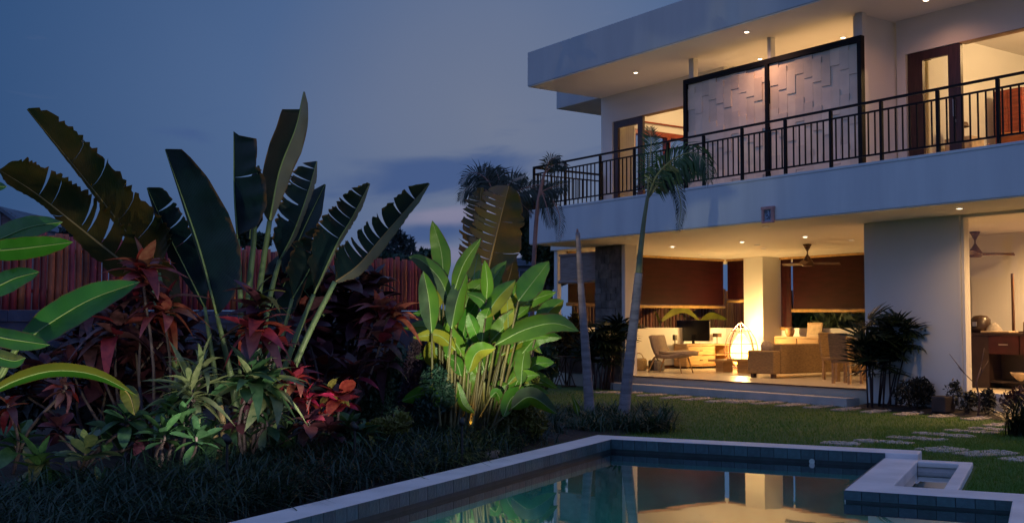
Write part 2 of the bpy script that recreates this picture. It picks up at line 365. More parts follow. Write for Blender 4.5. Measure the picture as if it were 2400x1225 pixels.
def lamp(name, kind, energy, color, parent=None, loc=(0, 0, 0), radius=.05, rot=None, angle=None, blend=.6):
    d = bpy.data.lights.new(name, kind); d.energy = energy; d.color = color
    d.shadow_soft_size = radius
    if kind == 'SPOT': d.spot_size = math.radians(angle or 120); d.spot_blend = blend
    o = bpy.data.objects.new(name, d); col.objects.link(o)
    if parent is not None: o.parent = parent
    o.location = loc
    if rot is not None: o.rotation_euler = rot
    return o
ORD = ['first', 'second', 'third', 'fourth', 'fifth', 'sixth', 'seventh', 'eighth', 'ninth', 'tenth', 'eleventh', 'twelfth', 'thirteenth', 'fourteenth', 'fifteenth', 'sixteenth']
def cr(pts, n):   # Catmull-Rom through a list of tuples
    P = [np.array(p, float) for p in pts]; P = [2*P[0]-P[1]] + P + [2*P[-1]-P[-2]]; out_ = []
    for i in range(n+1):
        x = i/n*(len(P)-3); k = min(int(x), len(P)-4); t = x-k
        a, b, c, d = P[k:k+4]
        out_.append(.5*((2*b)+(-a+c)*t+(2*a-5*b+4*c-d)*t*t+(-a+3*b-3*c+d)*t**3))
    return out_
WARM = (1, .57, .235); WARM2 = (1, .62, .27)

# ================================================================== SETTING
g = MB()
R_ = 1500
# ground sheets around the pool hole (pool coordinates)
def pq(a0, a1, b0, b1, z, mb): mb.quad(PL(a0, b0, z), PL(a1, b0, z), PL(a1, b1, z), PL(a0, b1, z))
lawn = MB()
for r in ((-14, -.02, -24, 30), (-.02, 3.69, -.0, 30), (3.69, 24, -.62, 30), (4.22, 24, -2.55, -.62), (4.98, 24, -24, -2.55), (-.02, 4.98, -24, -12.3)): pq(*r, LZ, lawn)
tag(lawn.build('lawn', 'lawn'), kind='structure')
fg = MB()
for r in ((-R_, -14, -R_, R_), (24, R_, -R_, R_), (-14, 24, 30, R_), (-14, 24, -R_, -24)): pq(*r, LZ-.01, fg)
tag(fg.build('ground', 'far_ground'), kind='structure')
soil = MB()
NS = 26
for i in range(NS):      # planting bed, slightly mounded
    b0, b1 = -14+i*(15.5/NS), -14+(i+1)*(15.5/NS)
    for a0, a1, z0, z1 in ((-.45, -.03, .08, .06), (-1.2, -.45, .14, .08), (-9, -1.2, .16, .14)):
        soil.quad(PL(a0, b0, z0), PL(a1, b0, z1), PL(a1, b1, z1), PL(a0, b1, z0))
tag(soil.build('planting_bed', 'soil'), kind='structure')
s2 = MB()
s2.quad(H(7.62, 1.05, LZ+.006), H(13, 1.05, LZ+.006), H(13, 1.64, .13), H(7.62, 1.64, .13))
tag(s2.build('wall_bed', 'soil'), kind='structure')

# ------------------------------------------------------------------ pool
pool = thing('swimming_pool', 'in-ground swimming pool with pale stone coping and a dark tiled waterline', 'swimming pool', PO, PYAW)
ZC_, ZB, ZW = .15, .10, 0.0
MB().box(0, .33, -12.2, -.395, -.02, ZC_).build('coping', 'coping_stone', pool, bevel=.012)
MB().box(0, 3.69, -.393, 0, -.02, ZC_).build('coping', 'coping_stone', pool, bevel=.012)
MB().box(4.64, 4.98, -12.2, -2.962, -.02, ZB).build('coping', 'coping_stone', pool, bevel=.012)
MB().box(3.36, 4.98, -2.96, -2.522, -.02, ZB).build('coping', 'coping_stone', pool, bevel=.012)
MB().box(.33, 4.64, -12.2, -11.8, -.02, ZC_).build('coping', 'coping_stone', pool, bevel=.012)
b = MB(); b.box(3.36, 3.70, -2.52, -.397, -.4, ZB-.002); b.build('basin_wall', 'coping_stone', pool, bevel=.01)
b = MB(); b.box(4.10, 4.215, -2.52, -.6, -.4, ZB-.002).box(3.702, 4.215, -.598, -.397, -.4, ZB-.002); b.build('basin_wall', 'coping_stone', pool, bevel=.01)
b = MB(); b.quad((3.7, -2.52, -.2), (4.1, -2.52, -.2), (4.1, -.6, -.2), (3.7, -.6, -.2)); b.build('basin_floor', 'basin_floor', pool)
b = MB(); b.box(3.37, 4.66, -2.945, -2.5, -.6, -.022); b.build('basin_base', 'pool_plaster', pool)
sh = MB(); D_ = -1.25
sh.quad((.3, -11.9, D_), (4.7, -11.9, D_), (4.7, -.3, D_), (.3, -.3, D_))
for (a0, b0, a1, b1) in ((.31, -11.9, .31, -.37), (.31, -.37, 3.5, -.37), (3.372, -.37, 3.372, -2.95), (3.372, -2.948, 4.66, -2.948), (4.66, -2.95, 4.66, -11.9), (4.66, -11.9, .3, -11.9)):
    sh.quad((a0, b0, D_), (a1, b1, D_), (a1, b1, -.022), (a0, b0, -.022))
sh.build('pool_shell', 'pool_plaster', pool)
tw = .145
tl = MB().box(0, tw-.008, 0, .012, -.112, -.004).mesh('tile', 'pool_tile')
mat('mortar', (.014, .022, .030), .5, .3, 8)
for bx in ((.31, 3.36, -.40, -.385, -.1, .146), (.322, .3325, -11.8, -.405, -.1, .146), (3.372, 4.64, -2.967, -2.955, -.1, .096), (3.353, 3.366, -2.94, -.42, -.1, .094)): MB().box(*bx).build('waterline_band', 'mortar', pool)
def tile_row(a0, b0, ang, length, n0=0):
    k = 0; x = 0
    while x + tw*.5 < length:
        mt = Matrix.Translation((a0 + math.cos(ang)*x, b0 + math.sin(ang)*x, ZC_ if n0 == 0 else ZB)) @ Matrix.Rotation(ang, 4, 'Z') @ Matrix.Translation((0, random.uniform(-.002, .002), 0))
        o = inst('tile', tl, pool, mt @ Matrix.Scale(1 if n0 == 0 else .72, 4, (0, 0, 1))); x += tw; k += 1
tile_row(.33, -.405, 0, 3.05)                      # far side, faces the camera
tile_row(.335, -9.0, PI/2, 8.55)                   # long left side
tile_row(3.36, -2.972, 0, 1.28, 1)                 # front of the basin
tile_row(3.35, -.42, -PI/2, 2.5, 1)
ws = MB(); ws.quad(PL(.331, -11.79, ZW), PL(4.645, -11.79, ZW), PL(4.645, -.4, ZW), PL(.331, -.4, ZW))
tag(ws.build('pool_water', 'water'), kind='structure')
ps = thing('pool_skimmer', 'small pale round fitting just above the waterline near the far right end of the pool', 'pool fitting', PL(2.62, -.41, .02), PYAW)
MB().lathe([(0, 0), (.03, 0), (.03, .012), (0, .012)], 12).build('disc', 'steel', ps).rotation_euler = (PI/2, 0, 0)

# ------------------------------------------------------------------ villa
villa = thing('villa', 'two storey white villa with a flat roof, balcony and open lit living room', 'house', HO, HYAW)
def vb(name, boxes, m, bevel=0):
    mb = MB()
    for bx in boxes: mb.box(*bx)
    return mb.build(name, m, villa, bevel=bevel)
S_L, S_R = -.33, 15.0
vb('roof_slab', [(S_L-.06, S_R, 0, 9.4, 6.96, 7.75)], 'roof_paint', .01)
vb('soffit', [(S_L-.04, S_R, .015, 9.3, 6.94, 6.958)], 'ceiling_paint')
p2 = atz(1304, 257, 6.94) - HO
vb('roof_slab', [(p2.dot(HE), S_L-.065, p2.dot(HN), 9.4, 6.95, 7.50)], 'roof_paint', .01)
vb('balcony_slab', [(-.31, S_R, 0, 2.1, 3.315, 4.085)], 'slab_paint', .008)
vb('soffit', [(-.295, S_R, .015, 2.1, 3.299, 3.313)], 'ceiling_paint')
vb('cap', [(-.318, S_R, -.012, .10, 4.045, 4.088)], 'slab_paint', .004)
vb('ceiling_slab', [(-1.55, S_R, 2.103, 9.2, 3.303, 4.08)], 'ceiling_paint')
vb('roof_slab', [(-1.55, -.33, 1.55, 2.1, 3.303, 3.85)], 'white_paint')
vb('balcony_floor', [(-.3, S_R, 2.11, 9.2, 4.083, 4.10)], 'cream_floor')
vb('floor_slab', [(-1.55, 7.565, 1.65, 9.0, -.05, .365), (7.565, S_R, 1.80, 9.0, -.05, .36)], 'cream_floor', .006)
vb('floor_edge', [(-1.2, 7.565, 1.625, 1.648, .345, .368)], 'dark_timber')
vb('step', [(.88, 7.42, 1.30, 1.648, -.05, .205)], 'step_concrete', .008)
# upper wall with two wide door openings (t = 2.15)
T0, T1 = 2.15, 2.32
vb('wall', [(S_L, .08, T0, T1, 4.1, 6.94), (.08, 2.64, T0, T1, 6.30, 6.94), (2.64, 3.72, T0, T1, 4.1, 6.94)], 'white_paint')
vb('wall', [(7.95, 8.13, T0, T1, 4.1, 6.94), (8.13, S_R, T0, T1, 6.31, 6.94)], 'white_paint')
vb('wall', [(S_L, S_L+.16, T1, 3.0, 4.1, 6.94), (S_L, S_L+.16, 3.0, 5.4, 6.28, 6.94), (S_L, S_L+.16, 3.0, 5.4, 4.1, 4.4), (S_L, S_L+.16, 5.4, 9, 4.1, 6.94)], 'white_paint')
vb('wall', [(-.17, 3.72, 6.2, 6.35, 4.1, 6.94), (3.72, 3.86, 2.32, 6.2, 4.1, 6.94)], 'white_paint')         # left bedroom
vb('wall', [(7.95, S_R, 6.6, 6.75, 4.1, 6.94), (7.72, 7.9, 1.24, 6.6, 4.1, 6.94), (S_R-.2, S_R, 2.32, 6.6, 4.1, 6.94)], 'white_paint')  # right bedroom and the box side
# walled terrace behind the tiled screen, open above its front wall
vb('wall', [(3.86, 7.72, 1.125, 1.24, 4.1, 6.46), (3.86, 7.72, 3.4, 3.55, 4.1, 6.94)], 'white_paint')
for s0, s1 in ((3.73, 3.86), (5.842, 5.925), (7.86, 8.0)):
    vb('pilaster', [(s0, s1, 1.118, 1.243, 6.462 if 5 < s0 < 6 else 4.1, 6.938)], 'white_paint')
# ground floor walls
vb('wall', [(7.57, 9.43, 1.65, 1.95, -.05, 3.298)], 'white_paint')
vb('wall', [(9.43, S_R, 1.66, 1.80, -.05, .41)], 'white_paint')
vb('pillar', [(1.045, 1.16, 1.60, 1.95, .0, 3.298)], 'white_paint')
vb('wall', [(-1.55, -1.45, 1.72, 7.5, .365, 1.43), (-1.55, -.63, 7.5, 7.62, .365, 1.43), (.03, 3.9, 8.05, 8.15, .365, 1.43), (3.9, 6.2, 8.05, 8.15, .365, 3.298)], 'white_paint')
vb('pillar', [(-.64, .03, 7.35, 8.1, .365, 3.298)], 'white_paint')
vb('pillar', [(-1.55, -1.42, 1.66, 1.78, .365, 3.298)], 'white_paint')
vb('wall', [(6.2, 7.15, 6.2, 6.35, .36, 3.298), (7.15, S_R, 5.6, 6.2, .36, 3.298)], 'white_paint')
vb('wall', [(6.1, 6.2, 6.2, 8.1, .365, 3.298)], 'white_paint')
vb('wall', [(S_R-.2, S_R, 1.95, 5.6, .36, 3.298)], 'white_paint')
vb('lintel', [(-1.55, -1.45, 1.72, 7.5, 3.17, 3.30), (-1.45, -.63, 7.5, 7.62, 3.17, 3.30), (.03, 3.9, 8.05, 8.15, 3.17, 3.30)], 'white_paint')
vb('skirting', [(-1.448, -1.43, 1.9, 7.45, .366, .45)], 'dark_timber')
# stone-clad pillar with separate stones
core = vb('pillar', [(.13, 1.04, 1.60, 1.9, .0, 3.298)], 'stone_clad')
x = .13; z = 0.0
rr = random.Random(3)
z = .02
while z < 3.28:
    h = rr.uniform(.13, .22); h = min(h, 3.29-z); x = .125
    while x < 1.035:
        w = rr.uniform(.14, .30); w = min(w, 1.043-x)
        if w < .05: break
        d = rr.uniform(.012, .035)
        MB().box(x+.006, x+w-.006, 1.60-d, 1.599, z+.006, z+h-.006).build('stone', 'stone_clad', villa)
        x += w
    z += h
# right-hand picture window
wf = MB(); wf.box(9.44, 9.485, 1.60, 1.80, .412, 3.297).box(9.49, 9.54, 1.63, 1.78, .412, 3.297).box(9.54, S_R, 1.63, 1.78, 3.25, 3.297)
wf.build('window', 'ceiling_paint', villa)
MB().box(9.535, S_R, 1.70, 1.71, .412, 3.26).build('pane', 'glass', villa.children[-1])
# upper doors
def door(s0, s1, zt, thick_l, thick_r, handle_side):
    d = MB(); d.box(s0, s0+thick_l, 2.17, 2.24, 4.11, zt).box(s1-thick_r, s1, 2.17, 2.24, 4.11, zt).box(s0+thick_l, s1-thick_r, 2.172, 2.238, zt-.16, zt-.002).box(s0+thick_l, s1-thick_r, 2.172, 2.238, 4.112, 4.32)
    o = d.build('door', 'dark_wood', villa)
    MB().box(s0+thick_l, s1-thick_r, 2.20, 2.207, 4.32, zt-.16).build('pane', 'glass', o)
    hx = s1-thick_r*.5
    MB().box(hx-.015, hx+.015, 2.13, 2.168, 5.05, 5.35).box(hx-.02, hx+.02, 2.15, 2.169, 4.95, 5.0).build('handle', 'steel', o)
    return o
door(.11, 1.13, 6.295, .15, .17, 1)
door(8.16, 9.2, 6.305, .30, .24, 1)
vb('door_frame', [(2.50, 2.63, 2.16, 2.30, 4.11, 6.295)], 'dark_wood')
vb('door_lining', [(1.135, 2.5, 2.149, 2.32, 6.285, 6.299)], 'oak'); vb('door_lining', [(9.205, 13, 2.149, 2.32, 6.29, 6.309)], 'oak')
# left bedroom side window
wl = MB()
for bx in ((S_L-.01, S_L+.17, 3.0, 3.1, 4.4, 6.28), (S_L-.01, S_L+.17, 5.3, 5.4, 4.4, 6.28), (S_L-.01, S_L+.17, 3.1, 5.3, 6.16, 6.28), (S_L-.01, S_L+.17, 3.1, 5.3, 4.4, 4.5), (S_L-.01, S_L+.17, 4.15, 4.25, 4.5, 6.16)): wl.box(*bx)
o = wl.build('window', 'red_wood', villa); MB().box(S_L+.05, S_L+.06, 3.1, 5.3, 4.5, 6.16).build('pane', 'glass', o)

def htg(name, label, cat, s, t, z, rz=0, group=None): return thing(name, label, cat, H(s, t, z), HYAW+rz, group)
# ------------------------------------------------------------------ balcony railing
rail = htg('balcony_railing', 'black metal balcony railing with thin upright bars', 'railing', 0, 0, 4.085)
TR = .09
MB().box(-.27, S_R, TR-.026, TR+.026, .97, 1.005).build('top_rail', 'dark_metal', rail)
MB().box(-.25, S_R, TR-.012, TR+.012, .815, .845).build('mid_rail', 'dark_metal', rail)
MB().box(-.25, S_R, TR-.012, TR+.012, .115, .145).build('bottom_rail', 'dark_metal', rail)
posts = [-.25, .914, 2.117, 3.20, 4.19, 5.166, 6.14, 7.15, 8.129, 9.123, 10.137, 11.119, 12.15]
for s in posts: MB().box(s-.024, s+.024, TR-.024, TR+.024, 0, .963).build('post', 'dark_metal', rail)
bal = MB().box(-.011, .011, -.009, .009, .146, .814).mesh('baluster', 'dark_metal')
s = -.25
while s < 12.4:
    s += .1285
    if all(abs(s-p) > .06 for p in posts): inst('baluster', bal, rail, Matrix.Translation((s, TR, 0)))
# returning side railing at the left end
MB().box(-.28, -.22, TR+.03, 2.10, .962, 1.002).build('top_rail', 'dark_metal', rail)
MB().box(-.262, -.238, TR+.03, 2.10, .812, .842).build('mid_rail', 'dark_metal', rail)
MB().box(-.262, -.238, TR+.03, 2.10, .112, .142).build('bottom_rail', 'dark_metal', rail)
MB().box(-.28, -.22, 2.06, 2.12, 0, .961).build('post', 'dark_metal', rail)
t = TR
while t < 1.95: t += .1285; inst('baluster', bal, rail, Matrix.Translation((-.25, t, -.003)))
# second railing of the roof terrace beyond the left end
rail2 = htg('terrace_railing', 'second dark railing of the roof terrace, seen through the left end of the balcony railing', 'railing', -1.5, 4.2, 4.085)
mb = MB().box(0, 1.15, -.03, .03, .96, 1.0).box(-.03, .03, 0, 3.0, .955, .995); mb.build('top_rail', 'dark_metal', rail2)
MB().box(0, 1.15, -.012, .012, .8, .83).box(-.012, .012, .03, 3.0, .8, .83).build('mid_rail', 'dark_metal', rail2)
for s in (0, .58, 1.13): MB().box(s-.03, s+.03, -.03, .03, 0, .958).build('post', 'dark_metal', rail2)
for k in range(1, 8): inst('baluster', bal, rail2, Matrix.Translation((k*.145+.02, 0, -.016)))
ac = htg('air_conditioner', 'dark boxy air conditioner unit on the terrace behind the left railing', 'air conditioner', -.9, 4.9, 4.085)
MB().box(-.4, .4, -.16, .16, .04, .62).build('casing', 'dark_metal', ac, bevel=.02)
MB().lathe([(.0, 0), (.22, 0), (.22, .02), (.0, .02)], 14).build('fan_grille', 'lamp_black', ac, loc=(0, -.17, .33)).rotation_euler = (PI/2, 0, 0)

# ------------------------------------------------------------------ privacy screen
scr = htg('privacy_screen', 'tall privacy screen of pale wooden tiles in a black metal frame on the balcony', 'screen', 3.675, 1.0, 4.105)
WS = 4.385; HS = 2.395
for nm, bx in (('post', (0, .085, .0, .10, 0, HS-.102)), ('post', (2.20, 2.275, -.005, .09, 0, HS-.102)), ('post', (WS-.085, WS, .0, .10, 0, HS-.102)), ('top_beam', (0, WS, .0, .10, HS-.1, HS)), ('backing_board', (.086, WS-.087, .095, .112, .01, HS-.105))):
    MB().box(*bx).build(nm, 'dark_metal' if nm != 'backing_board' else 'screen_tile', scr)
colw = .2; hT = .44
ncols = int((WS-.18)/colw)
for c_ in range(ncols+1):
    x0 = .088 + c_*colw; x1 = min(x0+colw, WS-.089)
    if x1-x0 < .05: continue
    z0 = -((c_*.11) % hT); r_ = 0
    while z0 < HS-.11:
        za, zb = max(z0, .012), min(z0+hT, HS-.106)
        if zb-za > .04:
            dep = .046 + .016*((c_//2 + r_) % 2) + random.uniform(-.003, .003)
            MB().box(x0+.0015, x1-.0015, dep, .094, za+.002, zb-.002).build('tile', 'screen_tile', scr)
        z0 += hT; r_ += 1

# ------------------------------------------------------------------ recessed downlights
dl_h = MB().lathe([(.045, 0), (.065, 0), (.07, -.012), (.045, -.014), (.045, 0)], 14).mesh('trim', 'ceiling_paint')
dl_g = MB().lathe([(0, -.004), (.044, -.004)], 14).mesh('bulb', 'downlight_glow')
dl_s = MB().lathe([(0, -.004), (.044, -.004)], 14).mesh('bulb', 'downlight_soft')
def downlight(s, t, z, label, energy, lit=True, angle=150, color=WARM):
    d = htg('downlight', label, 'ceiling light', s, t, z, group='recessed ceiling downlights')
    inst('trim', dl_h, d, Matrix.Translation((0, 0, -.001))); inst('bulb', dl_g if lit else dl_s, d, Matrix.Translation((0, 0, -.004)))
    if energy: lamp('downlight_lamp', 'SPOT', energy, color, d, (0, 0, -.03), .04, (0, 0, 0), angle, .9)
ZS, ZR = 3.298, 6.938
EU, EG = 34, 118
PINK = (1, .43, .22)
downlight(2.215, 1.006, ZR, 'bright downlight in the roof overhang above the left bedroom door', EU, color=PINK)
downlight(5.918, .475, ZR, 'bright downlight near the roof edge above the middle of the tiled screen', 70, color=(1, .52, .30))
downlight(4.63, 2.25, ZR, 'bright downlight just above the screen beam beside the middle pilaster', 200)
downlight(6.71, 2.25, ZR, 'bright downlight just above the right end of the screen beam', 200)
downlight(9.083, 1.393, ZR, 'downlight at the top edge of the picture above the right bedroom door', EU, color=PINK)
downlight(1.273, 2.95, ZS, 'bright downlight in the living room ceiling beside the leaning palm trunk', EG)
downlight(3.242, 3.156, ZS, 'bright downlight in the middle of the living room ceiling above the back column', EG)
downlight(4.987, 3.15, ZS, 'bright downlight directly above the living room ceiling fan', EG)
downlight(10.10, .66, ZS, 'bright downlight under the balcony above the corner of the picture window', 75)
downlight(2.534, .507, ZS, 'small dim fitting near the balcony edge left of the leaning palm', 0, False)
downlight(6.158, .677, ZS, 'small dim fitting right under the framed plaque', 0, False)
downlight(-.30, 5.4, ZS, 'small dim fitting deep in the ceiling above the left dark blind', 0, False)
downlight(2.9, 4.0, ZS, 'small dim fitting behind the middle living room downlight', 0, False)
downlight(2.2, 5.0, ZS, 'deepest small dim fitting in front of the back column', 0, False)
downlight(5.0, 4.6, ZS, 'small dim fitting right of the living room ceiling fan', 0, False)
downlight(10.9, 3.0, ZS, 'unseen ceiling light that brightens the right hand room', 580, False, 170)  # lamp out of view, kept strong to brighten the kitchen
downlight(9.5, 4.7, ZS, 'ceiling light moved out of view to brighten the right hand room', 520, False, 170)  # shifted past the fan, out of view, so its light reaches the wall
for nm, s, t, e_, lb in (('ceiling_lamp', 1.6, 4.2, 90, 'round ceiling lamp in the left bedroom'), ('ceiling_lamp', 10.2, 4.6, 150, 'round ceiling lamp in the right bedroom')):
    d = htg(nm, lb, 'ceiling light', s, t, 6.93, group=None); MB().lathe([(0, -.09), (.12, -.07), (.17, 0), (0, 0)], 16).build('shade', 'lamp_paper', d, True); lamp('bulb', 'POINT', e_, WARM2, d, (0, 0, -.25), .12)

# ------------------------------------------------------------------ plaque on the slab edge
pq_ = htg('framed_plaque', 'small pinkish square frame with a blue patterned panel on the balcony edge', 'plaque', 6.72, -.01, 3.27)
MB().box(0, .045, -.05, 0, 0, .27).box(.215, .26, -.05, 0, 0, .28).box(-.01, .27, -.055, .005, .235, .285).box(.045, .215, -.045, 0, 0, .03).build('frame', 'frame_pink', pq_)
MB().box(.045, .215, -.02, -.005, .03, .235).build('panel', 'plaque_blue', pq_)
mk = MB()
mk.tube([(.085+.022*math.cos(a), -.024, .19+.022*math.sin(a)) for a in np.linspace(0, 2*PI, 10)], .007, 5)
mk.tube([(.08, -.024, .14), (.10, -.024, .12), (.115, -.024, .145), (.14, -.024, .10), (.115, -.024, .07), (.085, -.024, .08)], .007, 5)
mk.tube([(.165, -.024, .22), (.175, -.024, .12), (.16, -.024, .06)], .007, 5)
mk.build('emblem', 'plaque_mark', pq_, True)

# ------------------------------------------------------------------ roll blinds
def blind(label, p0, p1, ztop, zbot, cloth='blind_cloth', pole='bamboo_pole', n=10):
    a = Vector((p0[0], p0[1])); b = Vector((p1[0], p1[1])); dlen = (b-a).length; ang = math.atan2((b-a).y, (b-a).x)
    o = htg('roll_blind', label, 'blind', a.x, a.y, ztop, ang)
    mb = MB()
    for k in range(n):
        x0, x1 = dlen*k/n, dlen*(k+1)/n
        y0, y1 = .02*math.sin(k*.9), .02*math.sin((k+1)*.9)
        mb.quad((x0, y0*.2, 0), (x1, y1*.2, 0), (x1, y1, zbot-ztop), (x0, y0, zbot-ztop))
    mb.build('cloth', cloth, o, True)
    MB().tube([(-.03, .0, zbot-ztop-.03), (dlen*.5, .02, zbot-ztop-.05), (dlen+.03, 0, zbot-ztop-.03)], .045, 8).build('bottom_pole', pole, o, True)
    MB().box(-.02, dlen+.02, -.03, .03, -.05, .0).build('head_rail', pole, o)
    return o
blind('large dark red roll blind on the left wall of the living room', (-1.435, 2.0), (-1.435, 7.40), 3.295, 2.03)
blind('narrow dark red roll blind between the corner and the back column', (-1.36, 7.485), (-.66, 7.485), 3.295, 2.20)
blind('narrow dark red roll blind lowered in the gap right of the back column', (.05, 8.03), (.40, 8.03), 3.295, 1.45)
blind('large dark red roll blind on the back wall behind the sideboard', (.46, 8.03), (3.9, 8.03), 3.295, 1.92)
blind('greyish bamboo roll blind half lowered left of the stone pillar', (-1.35, 1.69), (.08, 1.69), 3.2, 2.56, 'blind_grey', 'blind_grey')
vb('wall', [(-1.42, .12, 1.72, 1.82, .365, 1.30)], 'dark_timber')

# ------------------------------------------------------------------ furniture
def fan(s, t, label, ang0):
    f = htg('ceiling_fan', label, 'fan', s, t, ZS)
    MB().lathe([(.0, -.17), (.012, -.17), (.10, -.005), (.0, -.004)], 14).build('canopy', 'fan_wood', f, True)
    MB().lathe([(.0, -.12), (.014, -.12), (.014, -.22), (.03, -.25), (.13, -.40), (.14, -.46), (.10, -.49), (0, -.49)], 16).build('motor_housing', 'fan_wood', f, True)
    for k in range(3):
        a = ang0 + k*2*PI/3
        b_ = MB(); prof = [(.12, .05), (.3, .065), (.6, .06), (.74, .03)]
        for (r0, w0), (r1, w1) in zip(prof[:-1], prof[1:]):
            i = len(b_.v); b_.v += [(r0, -w0, -.445), (r0, w0, -.40), (r1, w1, -.40), (r1, -w1, -.445), (r0, -w0, -.46), (r0, w0, -.415), (r1, w1, -.415), (r1, -w1, -.46)]
            b_.f += [(i, i+3, i+2, i+1), (i+4, i+5, i+6, i+7), (i, i+1, i+5, i+4), (i+2, i+3, i+7, i+6), (i+1, i+2, i+6, i+5), (i, i+4, i+7, i+3)]; b_.m += [0]*6
        b_.build('blade', 'fan_wood', f).rotation_euler = (0, 0, a)
fan(3.69, 4.76, 'dark brown ceiling fan in the living room', -HYAW+.05)
fan(7.77, 4.76, 'dark ceiling fan behind the picture window', -HYAW-.05)

sofa = htg('wicker_sofa', 'large woven wicker sofa seen from behind in the living room', 'sofa', 3.28, 3.25, .365, .06)
MB().box(0, .70, 0, .24, .09, .585).build('armrest', 'wicker', sofa, bevel=.03)
MB().box(0, .70, 2.9, 3.14, .09, .585).build('armrest', 'wicker', sofa, bevel=.03)
MB().box(.50, .705, .245, 2.895, .09, .73).build('backrest', 'wicker', sofa, bevel=.03)
MB().box(0, .5, .245, 2.895, .09, .34).build('seat_base', 'wicker', sofa, bevel=.02)
for k in range(2): MB().box(-.02, .49, .26+k*1.32, 1.56+k*1.32, .342, .50).build('seat_cushion', 'cushion_fabric', sofa, bevel=.04)
for x_, y_ in ((.05, .05), (.58, .05), (.05, 2.98), (.58, 2.98)): MB().box(x_, x_+.08, y_, y_+.1, 0, .092).build('leg', 'dark_timber', sofa)
cu = htg('throw_cushion', 'small brown cushion at the end of the wicker sofa', 'cushion', 3.55, 3.62, .865, .06)
mbc = MB().lathe([(0, -.09), (.13, -.07), (.19, 0), (.13, .07), (0, .09)], 12); mbc.build('cover', 'chair_fabric', cu, True).rotation_euler = (.3, 1.1, 0); cu.location.z = .99

# lounge chair
lc = htg('lounge_chair', 'low brown lounge chair with a tall curved back and splayed legs', 'chair', .55, 3.45, .365, .35)
def slab_path(path, w0, w1, th, name, mt, parent, smooth=True):
    mb = MB(); K = len(path)
    for k, (x_, z_) in enumerate(path):
        wl_ = w0 if k < K/2 else w1
        i = len(mb.v); nx, nz_ = (0, 0)
        a = path[max(k-1, 0)]; b2 = path[min(k+1, K-1)]; dx, dz = b2[0]-a[0], b2[1]-a[1]; l_ = math.hypot(dx, dz); nx, nz_ = -dz/l_*th, dx/l_*th
        mb.v += [(x_, -wl_, z_), (x_, wl_, z_), (x_+nx, wl_, z_+nz_), (x_+nx, -wl_, z_+nz_)]
        if k:
            j = i-4
            for q in range(4): mb.f.append((j+q, j+(q+1) % 4, i+(q+1) % 4, i+q)); mb.m.append(0)
    mb.f += [(0, 3, 2, 1), (len(mb.v)-4, len(mb.v)-3, len(mb.v)-2, len(mb.v)-1)]; mb.m += [0, 0]
    return mb.build(name, mt, parent, smooth)
slab_path([(-.33, .86), (-.30, .78), (-.26, .62), (-.18, .45), (-.10, .36)], .33, .34, .09, 'backrest', 'chair_fabric', lc)
slab_path([(-.16, .36), (.1, .33), (.35, .36), (.58, .42), (.66, .41)], .33, .31, .10, 'seat', 'chair_fabric', lc)
slab_path([(-.08, .465), (.15, .445), (.45, .48)], .28, .28, .06, 'seat_cushion', 'cushion_fabric', lc)
for sx, y_ in ((-.2, -.28), (-.2, .28), (.42, -.28), (.42, .28)):
    MB().tube([(sx, y_*.9, .36), (sx*1.0+(-.16 if sx < 0 else .10), y_*1.1, 0)], [.022, .014], 7).build('leg', 'oak', lc, True)

con = htg('tv_console', 'oak television console with drawers and open shelves against the left wall', 'cabinet', -1.15, 5.5, .365, PI/2)
L_ = 1.55
mb = MB().box(0, L_, -.24, .24, .60, .64).box(0, .03, -.24, .24, .06, .6).box(L_-.03, L_, -.24, .24, .06, .6).box(.03, L_-.03, -.24, .24, .06, .09).box(1.0, 1.03, -.24, .24, .09, .6).box(.03, L_-.03, .22, .238, .09, .6)
mb.build('carcass', 'oak', con, bevel=.004); MB().box(1.03, L_-.03, -.22, .22, .34, .36).build('shelf', 'oak', con)
for z0 in (.10, .35): 
    o = MB().box(.035, .995, -.255, -.23, z0, z0+.235).build('drawer', 'oak', con, bevel=.004); MB().box(.45, .55, -.27, -.255, z0+.11, z0+.13).build('handle', 'dark_metal', o)
for x_ in (.05, L_-.1): MB().box(x_, x_+.05, -.2, .2, 0, .06).build('foot', 'dark_timber', con)
tv = htg('television', 'black flat television on the oak console', 'television', -1.18, 6.0, 1.006, PI/2)
MB().box(-.48, .48, -.03, .03, .07, .62).build('casing', 'screen_black', tv, bevel=.01); MB().box(-.45, .45, -.034, -.031, .10, .59).build('screen', 'screen_black', tv)
MB().box(-.03, .03, -.02, .02, .01, .08).box(-.16, .16, -.09, .09, 0, .012).build('stand', 'screen_black', tv)
tv.rotation_euler.z = HYAW + .35
sp_ = htg('speaker', 'small dark speaker on a slim stem left of the television', 'speaker', -1.2, 5.36, 1.006)
MB().box(-.05, .05, -.04, .04, .1, .24).box(-.01, .01, -.01, .01, .01, .1).box(-.05, .05, -.04, .04, 0, .012).build('body', 'lamp_black', sp_)
dk = htg('desk_lamp', 'small brown box lamp on a thin stem right of the television', 'lamp', -1.1, 6.8, 1.006)
MB().box(-.1, .1, -.07, .07, .18, .28).build('shade', 'dark_timber', dk); MB().tube([(0, 0, 0), (0, 0, .18)], .012, 6).lathe([(0, 0), (.07, 0), (.07, .01), (0, .012)], 12).build('stem', 'dark_timber', dk)

